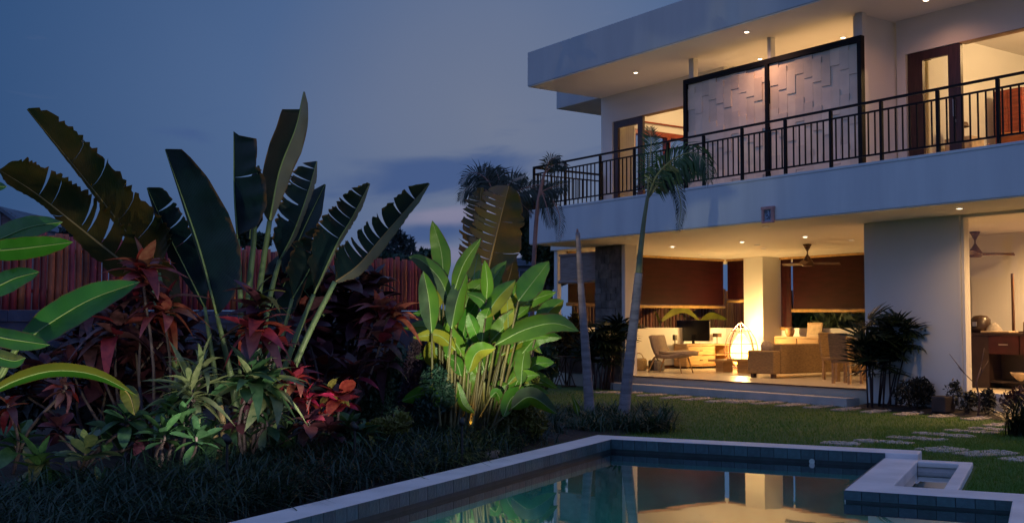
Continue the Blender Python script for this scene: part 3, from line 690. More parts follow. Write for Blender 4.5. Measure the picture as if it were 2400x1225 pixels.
bk = htg('basket', 'pale round woven basket with an arched handle on the living room floor', 'basket', -.86, 3.80, .365)
MB().lathe([(0, 0), (.17, 0), (.20, .04), (.205, .25), (.17, .30), (.16, .30), (.19, .25), (.18, .05), (0, .03)], 18).build('body', 'basket_weave', bk, True)
MB().tube([(.17*math.cos(a), 0, .28+.15*math.sin(a)) for a in np.linspace(0, PI, 10)], .012, 6).build('handle', 'basket_weave', bk, True)
bg = htg('tote_bag', 'black leather bag with a grey side standing beside the basket', 'bag', -.48, 4.05, .365, -.3)
MB().poly([(-.26, -.12), (.05, -.12), (.05, .12), (-.26, .12)], 0, .26).build('body', 'black_leather', bg, bevel=.04)
MB().box(.052, .24, -.11, .11, 0, .24).build('side_pocket', 'grey_cloth', bg, bevel=.03)
MB().tube([(-.2+.34*k/10, -.02, .25+.09*math.sin(PI*k/10)) for k in range(11)], .014, 6).build('handle', 'black_leather', bg, True)

# egg lamp
el_ = htg('egg_floor_lamp', 'glowing egg shaped floor lamp of cane rings around a bright paper shade', 'lamp', .0, 6.55, .365)
prof = [(.12, 0), (.30, .12), (.40, .32), (.42, .50), (.37, .74), (.25, .96), (.11, 1.12), (.0, 1.24)]
for k in range(8):
    a = 2*PI*k/8
    MB().tube([(r*math.cos(a), r*math.sin(a), z_) for r, z_ in cr(prof, 18)], .012, 5).build('cane_rib', 'lamp_cane', el_, True)
for r, z_ in ((.30, .12), (.415, .42), (.395, .66), (.24, .98)): MB().tube([(r*math.cos(a), r*math.sin(a), z_) for a in np.linspace(0, 2*PI, 25)], .010, 5).build('cane_ring', 'lamp_cane', el_, True)
MB().lathe([(.12, .10), (.22, .20), (.27, .38), (.26, .54), (.19, .74), (.07, .92)], 18).build('shade', 'lamp_paper', el_, True)
lamp('bulb', 'POINT', 170, (1, .62, .22), el_, (0, 0, .5), .10)
lamp('bulb', 'POINT', 250, (1, .62, .22), el_, (0, 0, 1.06), .06)  # second point light above the shade, added to brighten the room

for lb, s, t, w, d, h in (('low oak block coffee table nearest the oak console', .9, 5.0, .55, .55, .30), ('low oak block coffee table beside the wicker sofa', 1.75, 4.9, .75, .6, .34)):
    ct = htg('coffee_table', lb, 'table', s, t, .365, group='low oak tables between console and sofa')
    MB().box(-w/2, w/2, -d/2, d/2, h-.05, h).build('tabletop', 'oak', ct, bevel=.006); MB().box(-w*.22, w*.22, -d*.3, d*.3, 0, h-.051).build('base', 'oak', ct)
side = htg('sideboard', 'long oak sideboard below the large dark blind', 'cabinet', .25, 7.75, .365)
mb = MB().box(0, 2.2, -.22, .22, .80, .85).box(0, .04, -.22, .22, .1, .8).box(2.16, 2.2, -.22, .22, .1, .8).box(.04, 2.16, -.2, .2, .1, .13).box(.04, 2.16, .19, .21, .13, .8); mb.build('carcass', 'oak', side, bevel=.004)
for k in range(3): o = MB().box(.05+k*.705, .73+k*.705, -.225, -.2, .14, .79).build('door', 'oak', side, bevel=.004); MB().box(.36+k*.705, .44+k*.705, -.24, -.226, .6, .62).build('handle', 'dark_metal', o)
for x_ in (.06, 2.06): MB().box(x_, x_+.08, -.18, .18, 0, .1).build('foot', 'dark_timber', side)
jr = htg('clay_jar', 'round clay jar on the left end of the sideboard', 'jar', .62, 7.7, 1.216)
MB().lathe([(0, 0), (.08, 0), (.12, .08), (.125, .17), (.10, .23), (.085, .23), (.11, .16), (0, .02)], 16).build('body', 'ceramic', jr, True)
pc = htg('picture_frame', 'pale rectangular picture leaning on the low wall above the sideboard', 'picture', 1.25, 7.9, 1.216)
o = MB().box(-.24, .24, -.012, .012, .0, .36).build('frame', 'oak', pc); o.rotation_euler = (-.14, 0, 0)
o = MB().box(-.2, .2, -.0145, -.0125, .04, .32).build('picture', 'canvas', pc); o.rotation_euler = (-.14, 0, 0)
dt = htg('dining_table', 'thick legged oak dining table beside the white wall', 'table', 5.4, 3.4, .365)
MB().box(0, 2.0, 0, 1.0, .70, .75).build('tabletop', 'oak', dt, bevel=.006); MB().box(.05, 1.95, .03, .97, .60, .698).build('apron', 'oak', dt)
for x_, y_ in ((.03, .02), (1.87, .02), (.03, .88), (1.87, .88)): MB().box(x_, x_+.1, y_, y_+.1, 0, .6).build('leg', 'oak', dt)
def dchair(s, t, rz, lb):
    c = htg('dining_chair', lb, 'chair', s, t, .365, rz, 'wicker dining chairs')
    MB().box(-.22, .22, -.22, .22, .40, .47).build('seat', 'wicker', c, bevel=.02)
    o = MB().box(-.22, .22, -.03, .03, 0, .52).build('backrest', 'wicker', c, bevel=.02); o.location = (0, .22, .46); o.rotation_euler = (-.12, 0, 0)
    for x_ in (-.19, .19):
        for y_ in (-.18, .18): MB().box(x_-.025, x_+.025, y_-.025, y_+.025, 0, .4).build('leg', 'oak', c)
dchair(4.98, 4.1, PI/2, 'wicker dining chair with its tall back showing above the table edge')
dchair(6.15, 2.95, PI, 'wicker dining chair at the near side of the table behind the bamboo palm')
dchair(6.2, 4.7, 0, 'wicker dining chair on the far side of the dining table')

# wooden folding table outside
ft = htg('folding_table', 'dark wooden folding table with crossed legs on the lawn left of the stone pillar', 'table', -.55, 1.05, LZ, .1)
MB().box(-.42, .42, -.26, .26, .68, .71).build('tabletop', 'dark_timber', ft)
for y_ in (-.2, .2):
    for k, (x0, x1) in enumerate(((-.34, .02), (.02, -.34), (-.02, .34), (.34, -.02))):
        MB().tube([(x0, y_+(k % 2)*.03, .68), (x1, y_+(k % 2)*.03, 0)], .018, 4).build('leg', 'dark_timber', ft)
for x_ in (-.34, .34): MB().tube([(x_, -.22, .03), (x_, .22, .03)], .015, 4).build('stretcher', 'dark_timber', ft)

# right hand room: kitchen counter, appliances, stair
kc = htg('kitchen_counter', 'dark kitchen counter with red drawers behind the picture window', 'counter', 7.6, 3.9, .362)
MB().box(0, 3.4, 0, .62, .96, 1.0).build('worktop', 'counter_dark', kc); MB().box(0, .92, .03, .6, 0, .958).build('end_panel', 'counter_dark', kc)
for k in range(4):
    o = MB().box(.93+k*.6, 1.5+k*.6, .02, .05, .62, .95).build('drawer', 'counter_red', kc); MB().box(1.13+k*.6, 1.3+k*.6, 0, .018, .78, .80).build('handle', 'steel', kc)
MB().box(.93, 3.4, .4, .6, 0, .958).box(.93, 3.4, .05, .6, .10, .14).build('open_shelf', 'counter_dark', kc)
rc = htg('rice_cooker', 'rounded dark appliance on the kitchen counter', 'appliance', 8.2, 4.2, 1.362)
MB().lathe([(0, 0), (.17, 0), (.19, .1), (.18, .24), (.12, .31), (0, .33)], 16).build('body', 'counter_dark', rc, True); MB().box(-.04, .04, -.2, -.18, .12, .2).build('control_panel', 'steel', rc)
tsr = htg('toaster', 'small dark boxy appliance at the left end of the kitchen counter', 'appliance', 7.78, 4.25, 1.362)
MB().box(-.13, .13, -.1, .1, .01, .30).build('body', 'counter_dark', tsr, bevel=.04); MB().box(-.1, .1, -.03, .03, .3, .304).build('slot', 'lamp_black', tsr)
cn = htg('canister', 'pale box canister between the two dark appliances', 'canister', 7.98, 4.12, 1.362); MB().box(-.08, .08, -.08, .08, 0, .2).build('body', 'canvas', cn, bevel=.012); MB().box(-.083, .083, -.083, .083, .2, .225).build('lid', 'oak', cn, bevel=.008)
tr_ = htg('serving_tray', 'pale tray with a crumpled cloth on the kitchen counter', 'tray', 8.6, 4.15, 1.362)
MB().box(-.28, .28, -.16, .16, 0, .035).build('tray', 'canvas', tr_, bevel=.01)
mbt = MB(); mbt.lathe([(0, .2), (.05, .17), (.12, .1), (.15, .036)], 9); mbt.build('cloth', 'grey_cloth', tr_, True, loc=(-.1, 0, 0))
pb = htg('shelf_bowl', 'pale wide bowl on the open shelf under the counter', 'bowl', 9.1, 4.08, .503)
MB().lathe([(0, 0), (.10, 0), (.22, .12), (.24, .16), (.22, .16), (.1, .02), (0, .02)], 16).build('body', 'canvas', pb, True)
stc = htg('staircase', 'dark timber stair flight rising at the right edge behind the window', 'stairs', 8.45, 5.05, .362)
for k in range(9): MB().box(.12+k*.2, .34+k*.2, -.4, .3, 1.0+k*.17-.9, 1.0+k*.17+.03).build('tread', 'dark_timber', stc)
MB().box(.1, .14, -.4, -.36, .9, 2.1).build('newel_post', 'dark_timber', stc)
MB().box(.0, 1.9, -.42, -.38, 0, 1.0).build('panel', 'dark_timber', stc)

# bedrooms
def curtain(label, s0, s1, t, z0, z1, along='s'):
    c = htg('curtain', label, 'curtain', s0, t, z0, 0 if along == 's' else PI/2)
    mb = MB(); n = 44; Lc = s1-s0
    for k in range(n):
        x0, x1 = Lc*k/n, Lc*(k+1)/n; y0, y1 = .035*math.sin(k*1.1), .035*math.sin((k+1)*1.1)
        mb.quad((x0, y0, 0), (x1, y1, 0), (x1, y1*.7, z1-z0), (x0, y0*.7, z1-z0))
    mb.build('cloth', 'curtain', c, True); MB().tube([(-.05, 0, z1-z0+.02), (Lc+.05, 0, z1-z0+.02)], .016, 6).build('rod', 'dark_wood', c)
curtain('pale curtain behind the left balcony door', -.08, .5, 2.5, 4.11, 6.2)
curtain('pale curtain behind the right balcony door', 8.08, 8.36, 2.5, 4.11, 6.2)
cr_ = htg('curtain_rod', 'long dark curtain rod over the left bedroom side window', 'curtain rod', -.1, 3.0, 6.46, PI/2)
MB().tube([(0, 0, 0), (2.6, 0, 0)], .022, 7).build('rod', 'red_wood', cr_); 
for x_ in (.2, 2.4): MB().box(x_-.01, x_+.01, 0, .07, -.015, .015).build('bracket', 'dark_metal', cr_)
wd = htg('wardrobe', 'dark red wooden wardrobe in the right bedroom', 'wardrobe', 8.1, 5.0, 4.1)
MB().box(0, .55, 0, .5, .05, 1.9).build('carcass', 'red_wood', wd); MB().box(.01, .27, -.02, -.001, .08, 1.87).build('door', 'red_wood', wd); MB().box(.28, .54, -.02, -.001, .08, 1.87).build('door', 'red_wood', wd)
dr = htg('dresser', 'pale low dresser beside the wardrobe in the right bedroom', 'dresser', 7.55+.55, 4.2, 4.1)
dr.location = H(8.35, 3.6, 4.1)
MB().box(-.3, .25, -.2, .2, 0, .82).build('carcass', 'canvas', dr, bevel=.01); MB().box(-.28, .23, -.215, -.2, .45, .78).build('drawer', 'canvas', dr)
vs_ = htg('table_lamp', 'small dark shaded table lamp standing on the pale dresser', 'lamp', 8.25, 3.6, 4.92)
MB().lathe([(.16, .22), (.13, .30), (0, .31)], 12).build('shade', 'dark_timber', vs_, True); MB().lathe([(0, 0), (.06, 0), (.04, .08), (.015, .14), (.015, .24), (0, .24)], 10).build('base', 'ceramic', vs_, True)
ac2 = htg('armchair', 'orange upholstered armchair just inside the right bedroom', 'chair', 9.6, 3.1, 4.1, .4)
MB().box(-.32, .32, -.3, .3, .12, .45).build('seat', 'orange_cushion', ac2, bevel=.06); MB().box(-.32, .32, .2, .34, .45, .75).build('backrest', 'orange_cushion', ac2, bevel=.05)
for x_ in (-.25, .25):
    for y_ in (-.24, .24): MB().box(x_-.02, x_+.02, y_-.02, y_+.02, 0, .12).build('leg', 'dark_timber', ac2)

# ------------------------------------------------------------------ stepping stones
def stone_at(A, B, w, label, grp, mt='stepping_stone'):
    A = Vector(A); B = Vector(B); d = B-A; Ln = d.length; ang = math.atan2(d.y, d.x); c = (A+B)/2
    o = thing('stepping_stone', label, 'stepping stone', (c.x, c.y, LZ), ang, grp); n = 18
    pts = []
    for k in range(n):
        a = 2*PI*k/n; ca, sa = math.cos(a), math.sin(a); q = (abs(ca)**5+abs(sa)**5)**(-1/5); r = q*random.uniform(.95, 1.03); pts.append((Ln/2*ca*r, w/2*sa*r))
    MB().poly(pts, -.02, .018).build('slab', mt, o)
    for k in range(26):     # river pebbles set in the slab
        x_, y_ = random.uniform(-.44, .44)*Ln, random.uniform(-.42, .42)*w; r = random.uniform(.018, .036)
        MB_p.lathe([(r, 0), (r*.8, r*.3), (0, r*.4)], 6, (x_, y_, .018), sx=random.uniform(.8, 1.4)) if False else None
    pb_ = MB()
    for k in range(26):
        x_, y_ = random.uniform(-.44, .44)*Ln, random.uniform(-.42, .42)*w; r = random.uniform(.018, .036)
        pb_.lathe([(r, 0), (r*.8, r*.35), (0, r*.5)], 6, (x_, y_, .0175), sx=random.uniform(.8, 1.4))
    tag(pb_.build('pebbles', mt, o), kind='stuff')
row_px = [((1398, 921), (1446, 918)), ((1450, 923), (1500, 919.5)), ((1497, 928), (1556, 924)), ((1553, 934), (1612, 929)), ((1604, 938), (1665, 933)), ((1658, 942.5), (1725, 937.5)), ((1710, 944), (1780, 938.5)), ((1765, 947), (1842, 942)), ((1827, 952), (1902, 945.5)), ((1892, 956.5), (1962, 950)), ((1957, 962), (2030, 954.5)), ((2026, 967), (2106, 959)), ((2104, 973), (2188, 964)), ((2184, 978), (2270, 970)), ((2264, 984), (2358, 975)), ((2318, 999), (2400, 992))]
for k, (a, b_) in enumerate(row_px): stone_at(atz(*a, LZ), atz(*b_, LZ), .30, ORD[k]+' pebbled stepping stone from the left in the row along the house', 'stepping stones along the house')
cv_px = [((2272, 1003), (2372, 1010), 'farthest stone of the curved lawn path beside the bush at the right edge'), ((2213, 1008.5), (2342, 1016), 'second farthest stone of the curved lawn path'), ((2142, 1015), (2284, 1026), 'third farthest stone of the curved lawn path'), ((2079, 1025), (2223, 1033), 'middle stone of the curved lawn path left of the others'), ((2005, 1032), (2140, 1041), 'stone of the curved lawn path just behind the pool coping'), ((1925, 1038), (2016, 1043), 'leftmost stone of the curved lawn path, partly hidden behind the coping')]
for a, b_, lb in cv_px: stone_at(atz(*a, LZ), atz(*b_, LZ), .30, lb, 'stones of the curved lawn path')
for a, b_, lb in (((2168, 1058), (2249, 1052), 'pebbled stone beside the far corner of the pool basin'), ((2256, 1068), (2363, 1060), 'pebbled stone on the grass right of the pool basin'), ((2365, 1081), (2470, 1074), 'pebbled stone cut off by the right edge of the picture')): stone_at(atz(*a, LZ), atz(*b_, LZ), .42, lb, 'stones right of the basin')
fs = thing('flat_stone', 'flat pinkish stone slab on the ground at the foot of the bright green heliconias', 'stone', atz(1095, 1068, .07), -.2)
MB().poly([(-.32, -.16), (.05, -.22), (.36, -.12), (.34, .14), (.0, .2), (-.34, .12)], -.05, .06).build('slab', 'flat_stone', fs, bevel=.02)

# ------------------------------------------------------------------ bamboo fences and garden wall
def fence(name, label, A, B, zb0, zb1, zt0, zt1, spacing, rad, mt, wall_label=None, jitter=.05):
    A = Vector(A); B = Vector(B); d = B-A; Ln = d.length; n_ = int(Ln/spacing)
    f = thing(name, label, 'fence', A, 0)
    ms = []
    for k in range(5):
        r = rad*(.85+.08*k); pr = []; z_ = 0
        pts = []; rads = []
        for q in range(5): 
            zz = q/4; pts += [(0, 0, zz), ] ; rads += [r*(1+.03*((q+k) % 2))]
        mb = MB(); mb.tube(pts, rads, 7); ms.append(mb.mesh('picket', mt, True))
    nd = Vector((d.x, d.y, 0)).normalized()
    for k in range(n_+1):
        t = k/n_; p = d*t; zb = zb0+(zb1-zb0)*t; zt = zt0+(zt1-zt0)*t + random.uniform(-jitter, jitter)
        mt_ = Matrix.Translation((p.x, p.y, zb)) @ Matrix.Rotation(random.uniform(-.012, .012), 4, 'Y') @ Matrix.Diagonal((1, 1, zt-zb, 1))
        inst('picket', ms[k % 5], f, mt_)
    for fz in (.25, .8):
        pr0 = Vector((0, 0, zb0+(zt0-zb0)*fz)); pr1 = Vector((d.x, d.y, zb1+(zt1-zb1)*fz)); off = Vector((-nd.y, nd.x, 0))*(rad*1.6)
        MB().tube([pr0+off, pr1+off], rad*.6, 6).build('rail', mt, f)
    if wall_label:
        w = thing('garden_wall', wall_label, 'wall', A, math.atan2(d.y, d.x))
        n2 = 14
        MB().box(-.4, Ln+.4, -.09, .12, 0, zb0-.16).build('core', 'garden_wall', w)
        cap = MB(); 
        for k in range(n2): 
            x0, x1 = -.4+(Ln+.8)*k/n2, -.4+(Ln+.8)*(k+1)/n2; MB().box(x0+.004, x1-.004, -.12, .15, zb0-.158, (zb0+(zb1-zb0)*k/n2)-.01).build('cap_stone', 'garden_wall', w)
FA = Vector((-8.75, 16.0, 0)); FB = Vector((-1.75, 26.5, 0))
fence('bamboo_fence', 'tall reddish bamboo picket fence behind the garden plants', FA, FB, 1.66, 1.82, 2.90, 2.98, .128, .055, 'bamboo_picket', 'dark blue grey garden wall under the reddish bamboo fence')
FC = H(-2.75, 3.2); FD = H(-2.75, 9.9); FE_ = H(6.5, 9.9)
fence('bamboo_fence', 'dark bamboo fence beside the house seen below the left blinds', FC, FD, .3, .3, 2.55, 2.55, .11, .052, 'bamboo_back')
fence('bamboo_fence', 'dark bamboo fence behind the house seen under the narrow blind', FD, FE_, .3, .3, 2.5, 2.5, .11, .052, 'bamboo_back')

# ================================================================== PLANTS
def px_scale(Y): return Y/FPX
def blade_mesh(pts, Y0, Y1, wl, wr, dl, dr, tears=(), jag=.0, mats=('strelitzia_leaf', 'rib_pale', 'strelitzia_leaf'), ribw=4, n=30, curl=.0, arch=0.0, seed=0, dropf=.005, gapf=.5, skew=.05):
    """big leaf: midrib drawn through picture points at depth Y0..Y1, half blades of wl / wr (picture px) bent dl / dr metres away in depth"""
    rn = random.Random(seed); c = cr(pts, n); mb = MB()
    def mid(t):
        x = max(0, min(1, t))*n; k = min(int(x), n-1); f = x-k; return c[k]*(1-f)+c[k+1]*f
    def perp(t):
        a, b2 = mid(t-.02), mid(t+.02); d = b2-a; d = d/(np.linalg.norm(d)+1e-9); return np.array((d[1], -d[0]))
    def dep(t): return Y0+(Y1-Y0)*t + arch*math.sin(PI*t)
    def prof(w, t): return float(np.interp(t, [p[0] for p in w], [p[1] for p in w]))
    for side, w, dd, tr, mi in ((1, wl, dl, [x for x in tears if x[0] == 'l'], 0), (-1, wr, dr, [x for x in tears if x[0] == 'r'], 2)):
        if not w: continue
        tr = [(x[0], min(.97, max(.03, x[1]+rn.gauss(0, .012))), x[2]*rn.uniform(.35, 1.9)) for x in tr]
        cuts = [0.0]+sorted(x[1] for x in tr)+[1.0]; gap = {x[1]: x[2] for x in tr}
        for a, b2 in zip(cuts[:-1], cuts[1:]):
            rows = max(2, int((b2-a)*n)); tm = (a+b2)/2; i0 = len(mb.v); Q = 5
            ga = gap.get(a, 0)*gapf; gb = gap.get(b2, 0)*gapf; drop = rn.uniform(-.2, 1)*dropf*(1 if tr else 0); bend = rn.uniform(-.02, .03) if tr else 0
            for r in range(rows+1):
                t = a+(b2-a)*r/rows
                jw = 1+ (rn.uniform(-jag, jag*.4) if jag else 0) - (rn.uniform(.06, .18) if (jag > .03 and rn.random() < .14) else 0)
                for q in range(Q):
                    qq = q/(Q-1); f = (t-a)/(b2-a)
                    tt = t + (ga*(1-f) - gb*f)*qq - drop*qq*qq + (skew*qq*qq*min(1, (1-t)*3) if tr else 0)
                    m_ = mid(tt); p_ = perp(t); ww = prof(w, t)*qq*(jw if q == Q-1 else 1)
                    uv = m_ + side*p_*ww
                    Yd = dep(tt) + dd*(qq**1.3)*min(1, prof(w, t)/30) + bend*qq + (.016*math.sin(t*34+side+seed) + .02*math.sin(t*13+seed*1.7))*qq*min(1, prof(w, .5)/60)
                    mb.uv[len(mb.v)] = (t*1.0, qq)
                    mb.v.append(tuple(atY(uv[0], uv[1], Yd)))
            for r in range(rows):
                for q in range(Q-1):
                    k = i0+r*Q+q
                    mb.f.append((k, k+1, k+Q+1, k+Q)); mb.m.append(mi)
    rp = [atY(*mid(t), dep(t)-.004) for t in np.linspace(0, 1, 16)]
    mb.tube(rp, [max(.002, ribw*px_scale(Y0)*.5*(1-.85*t)) for t in np.linspace(0, 1, 16)], 6, 1)
    return mb.mesh('leaf', mats, True)
def add_leaf(parent, *a, **k):
    o = bpy.data.objects.new('leaf', blade_mesh(*a, **k)); col.objects.link(o); o.parent = parent; o.matrix_parent_inverse = Matrix.Translation(-Vector(parent.location)); return o
def add_stalk(parent, pts, Y0, Y1, r0, r1, mt='stalk_green', name='stalk', n=16):
    c = cr(pts, n); P = [atY(p[0], p[1], Y0+(Y1-Y0)*i/n) for i, p in enumerate(c)]
    o = MB().tube(P, [(r0+(r1-r0)*i/n)*px_scale(Y0) for i in range(n+1)], 8).build(name, mt, parent, True); o.matrix_parent_inverse = Matrix.Translation(-Vector(parent.location)); return o
def wpart(o, parent): o.parent = parent; o.matrix_parent_inverse = Matrix.Translation(-Vector(parent.location)); return o

# --- giant bird of paradise
YB = 11.2
base_s = atz(575, 1088, .12)
stz = thing('giant_bird_of_paradise', 'huge dark leaved bird of paradise plant rising in the middle of the garden bed', 'plant', base_s)
SG = ('strelitzia_leaf', 'rib_pale', 'strelitzia_leaf'); SU = ('strelitzia_leaf', 'rib_pale', 'strelitzia_under'); SUL = ('strelitzia_under', 'rib_pale', 'strelitzia_leaf')
def w(*p): return list(p)
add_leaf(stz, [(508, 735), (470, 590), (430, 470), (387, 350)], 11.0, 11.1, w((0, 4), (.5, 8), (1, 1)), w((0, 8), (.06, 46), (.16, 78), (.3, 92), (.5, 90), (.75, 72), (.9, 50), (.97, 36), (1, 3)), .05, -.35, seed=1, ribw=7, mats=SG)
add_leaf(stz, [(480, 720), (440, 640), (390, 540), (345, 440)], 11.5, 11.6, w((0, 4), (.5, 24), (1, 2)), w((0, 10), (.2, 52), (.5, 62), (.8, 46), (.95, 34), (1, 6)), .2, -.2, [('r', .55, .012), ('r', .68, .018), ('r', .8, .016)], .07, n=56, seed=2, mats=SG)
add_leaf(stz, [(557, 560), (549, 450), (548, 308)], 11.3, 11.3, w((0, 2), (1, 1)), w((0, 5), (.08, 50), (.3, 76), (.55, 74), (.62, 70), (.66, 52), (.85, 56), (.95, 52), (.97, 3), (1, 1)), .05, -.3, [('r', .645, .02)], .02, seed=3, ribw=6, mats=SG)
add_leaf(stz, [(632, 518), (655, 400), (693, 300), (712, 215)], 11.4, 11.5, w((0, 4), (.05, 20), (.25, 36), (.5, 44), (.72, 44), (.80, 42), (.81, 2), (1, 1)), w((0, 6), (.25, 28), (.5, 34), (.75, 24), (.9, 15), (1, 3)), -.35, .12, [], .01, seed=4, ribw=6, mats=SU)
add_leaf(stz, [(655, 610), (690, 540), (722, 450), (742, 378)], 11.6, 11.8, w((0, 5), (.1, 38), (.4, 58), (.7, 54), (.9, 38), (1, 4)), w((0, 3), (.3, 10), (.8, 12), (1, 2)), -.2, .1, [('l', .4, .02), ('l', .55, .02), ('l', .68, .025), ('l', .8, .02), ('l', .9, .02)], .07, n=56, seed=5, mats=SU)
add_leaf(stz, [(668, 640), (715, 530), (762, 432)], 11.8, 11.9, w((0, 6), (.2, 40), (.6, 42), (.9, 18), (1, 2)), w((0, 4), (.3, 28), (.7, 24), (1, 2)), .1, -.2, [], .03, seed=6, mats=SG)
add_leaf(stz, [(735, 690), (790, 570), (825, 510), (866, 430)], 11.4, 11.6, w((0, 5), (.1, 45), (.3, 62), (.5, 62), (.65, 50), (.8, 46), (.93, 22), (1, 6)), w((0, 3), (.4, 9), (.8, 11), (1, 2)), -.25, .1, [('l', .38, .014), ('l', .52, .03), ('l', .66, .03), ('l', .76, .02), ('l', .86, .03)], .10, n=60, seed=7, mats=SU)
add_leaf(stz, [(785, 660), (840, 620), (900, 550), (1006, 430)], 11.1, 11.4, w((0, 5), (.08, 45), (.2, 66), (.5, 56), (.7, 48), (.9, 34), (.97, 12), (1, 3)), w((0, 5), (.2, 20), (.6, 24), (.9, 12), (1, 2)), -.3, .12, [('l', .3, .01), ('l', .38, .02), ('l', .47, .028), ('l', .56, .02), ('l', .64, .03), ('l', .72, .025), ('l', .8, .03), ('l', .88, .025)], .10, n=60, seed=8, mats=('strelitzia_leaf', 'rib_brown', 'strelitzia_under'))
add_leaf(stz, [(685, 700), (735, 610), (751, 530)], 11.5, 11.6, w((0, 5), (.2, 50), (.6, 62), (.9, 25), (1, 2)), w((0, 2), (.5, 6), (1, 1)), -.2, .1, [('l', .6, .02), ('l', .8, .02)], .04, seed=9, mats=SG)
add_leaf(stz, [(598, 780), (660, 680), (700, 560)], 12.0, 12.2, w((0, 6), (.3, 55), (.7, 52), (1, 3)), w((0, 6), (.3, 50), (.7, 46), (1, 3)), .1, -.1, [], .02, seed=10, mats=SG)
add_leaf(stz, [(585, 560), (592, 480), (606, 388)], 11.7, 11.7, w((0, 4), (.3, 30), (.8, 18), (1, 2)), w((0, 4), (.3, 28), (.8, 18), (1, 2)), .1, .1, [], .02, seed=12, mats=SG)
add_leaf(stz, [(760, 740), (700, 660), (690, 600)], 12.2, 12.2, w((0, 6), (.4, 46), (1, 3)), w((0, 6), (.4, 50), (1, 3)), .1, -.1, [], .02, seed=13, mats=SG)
for pts, y0, r0, r1 in (([(508, 735), (530, 830), (548, 920), (572, 1075)], 11.0, 5, 10), ([(480, 720), (500, 850), (518, 960), (545, 1075)], 11.5, 4, 9), ([(557, 560), (563, 690), (566, 820), (562, 1075)], 11.3, 5, 9), ([(598, 440), (595, 560), (583, 700), (570, 1075)], 11.45, 5, 9), ([(632, 518), (607, 690), (592, 880), (580, 1075)], 11.4, 6, 10), ([(655, 610), (632, 700), (608, 850), (596, 1075)], 11.5, 5, 9), ([(735, 690), (690, 800), (645, 930), (610, 1075)], 11.4, 5, 9), ([(785, 660), (715, 800), (655, 950), (622, 1075)], 11.1, 6, 10), ([(685, 700), (650, 830), (618, 950), (600, 1075)], 11.5, 4, 8)):
    add_stalk(stz, pts, y0, YB, r0, r1)
for pts, rr_ in (([(476, 1000), (512, 1100)], 8), ([(492, 985), (526, 1092)], 8), ([(515, 950), (535, 1085)], 8), ([(595, 985), (578, 1085)], 9), ([(625, 970), (598, 1085)], 8)):
    add_stalk(stz, pts+[pts[-1]][:0], 10.95, 10.95, rr_, rr_*1.1, 'stalk_tan', 'cane', 6)

# --- banana like plant at the left
b1 = atz(470, 1090, .14)
bnl = thing('banana_plant', 'brownish banana plant with two long leaves leaning to the upper left', 'plant', b1)
BG = ('banana_leaf', 'rib_brown', 'banana_leaf')
add_leaf(bnl, [(372, 640), (310, 560), (195, 415), (64, 256)], 11.8, 11.6, w((0, 4), (.15, 16), (.5, 10), (1, 2)), w((0, 20), (.1, 70), (.22, 92), (.4, 78), (.6, 72), (.78, 60), (.92, 42), (.98, 22), (1, 4)), .2, -.3, [('r', .30, .004), ('r', .46, .006), ('r', .62, .005), ('r', .74, .004)], .12, n=72, seed=21, mats=BG, ribw=5, dropf=.001, gapf=.25)
add_leaf(bnl, [(350, 660), (270, 600), (170, 520), (80, 450), (-2, 398)], 11.4, 11.2, w((0, 10), (.15, 40), (.35, 34), (.6, 14), (.9, 22), (1, 3)), w((0, 20), (.12, 62), (.3, 84), (.5, 82), (.7, 68), (.88, 58), (.97, 30), (1, 4)), .1, -.25, [('r', .26, .012), ('r', .33, .016), ('r', .40, .02), ('r', .47, .014), ('r', .62, .012), ('r', .72, .014), ('l', .55, .01)], .12, n=72, seed=22, mats=BG, ribw=7)
add_leaf(bnl, [(420, 760), (370, 640), (330, 560)], 11.9, 12.0, w((0, 10), (.4, 50), (1, 4)), w((0, 10), (.4, 45), (1, 4)), .1, -.1, [], .05, seed=23, mats=BG)
add_stalk(bnl, [(372, 640), (405, 800), (450, 960), (505, 1090)], 11.8, 11.3, 5, 12, 'stalk_green')
add_stalk(bnl, [(350, 660), (400, 820), (455, 980), (500, 1090)], 11.4, 11.3, 5, 12, 'stalk_green')
add_stalk(bnl, [(420, 760), (450, 900), (495, 1090)], 11.9, 11.4, 5, 10, 'stalk_green')

# --- banana behind the heliconia
YN = 16.5
bnr = thing('banana_plant', 'olive banana plant with broad upright leaves behind the bright heliconias', 'plant', atz(1165, 1000, LZ))
BR = ('banana_pale', 'rib_brown', 'banana_leaf')
add_leaf(bnr, [(1138, 660), (1156, 580), (1176, 500), (1193, 435)], YN, YN-.2, w((0, 10), (.1, 40), (.3, 62), (.6, 66), (.85, 52), (.96, 30), (1, 6)), w((0, 8), (.12, 48), (.3, 66), (.6, 56), (.85, 36), (.95, 26), (1, 4)), .25, -.1, [('l', a/14, .012) for a in range(2, 13)] + [('r', .58, .006), ('r', .3, .004)], .06, seed=31, mats=BR, ribw=6)
add_leaf(bnr, [(1098, 680), (1110, 580), (1122, 500), (1128, 440)], YN+.4, YN+.3, w((0, 8), (.1, 26), (.4, 40), (.8, 34), (1, 8)), w((0, 6), (.3, 22), (.8, 18), (1, 6)), .15, .1, [('l', a/16, .016) for a in range(1, 15)], .2, seed=32, mats=('banana_leaf', 'rib_brown', 'banana_pale'), ribw=5)
add_leaf(bnr, [(1160, 720), (1190, 660), (1205, 600)], YN+.3, YN+.5, w((0, 8), (.4, 38), (1, 8)), w((0, 8), (.4, 30), (1, 6)), .1, -.1, [('r', .5, .01)], .06, seed=33, mats=BG)
for pts in ([(1138, 660), (1145, 800), (1160, 985)], [(1098, 680), (1125, 830), (1155, 985)], [(1160, 720), (1165, 830), (1168, 985)]): add_stalk(bnr, pts, YN, YN, 6, 10, 'stalk_tan')

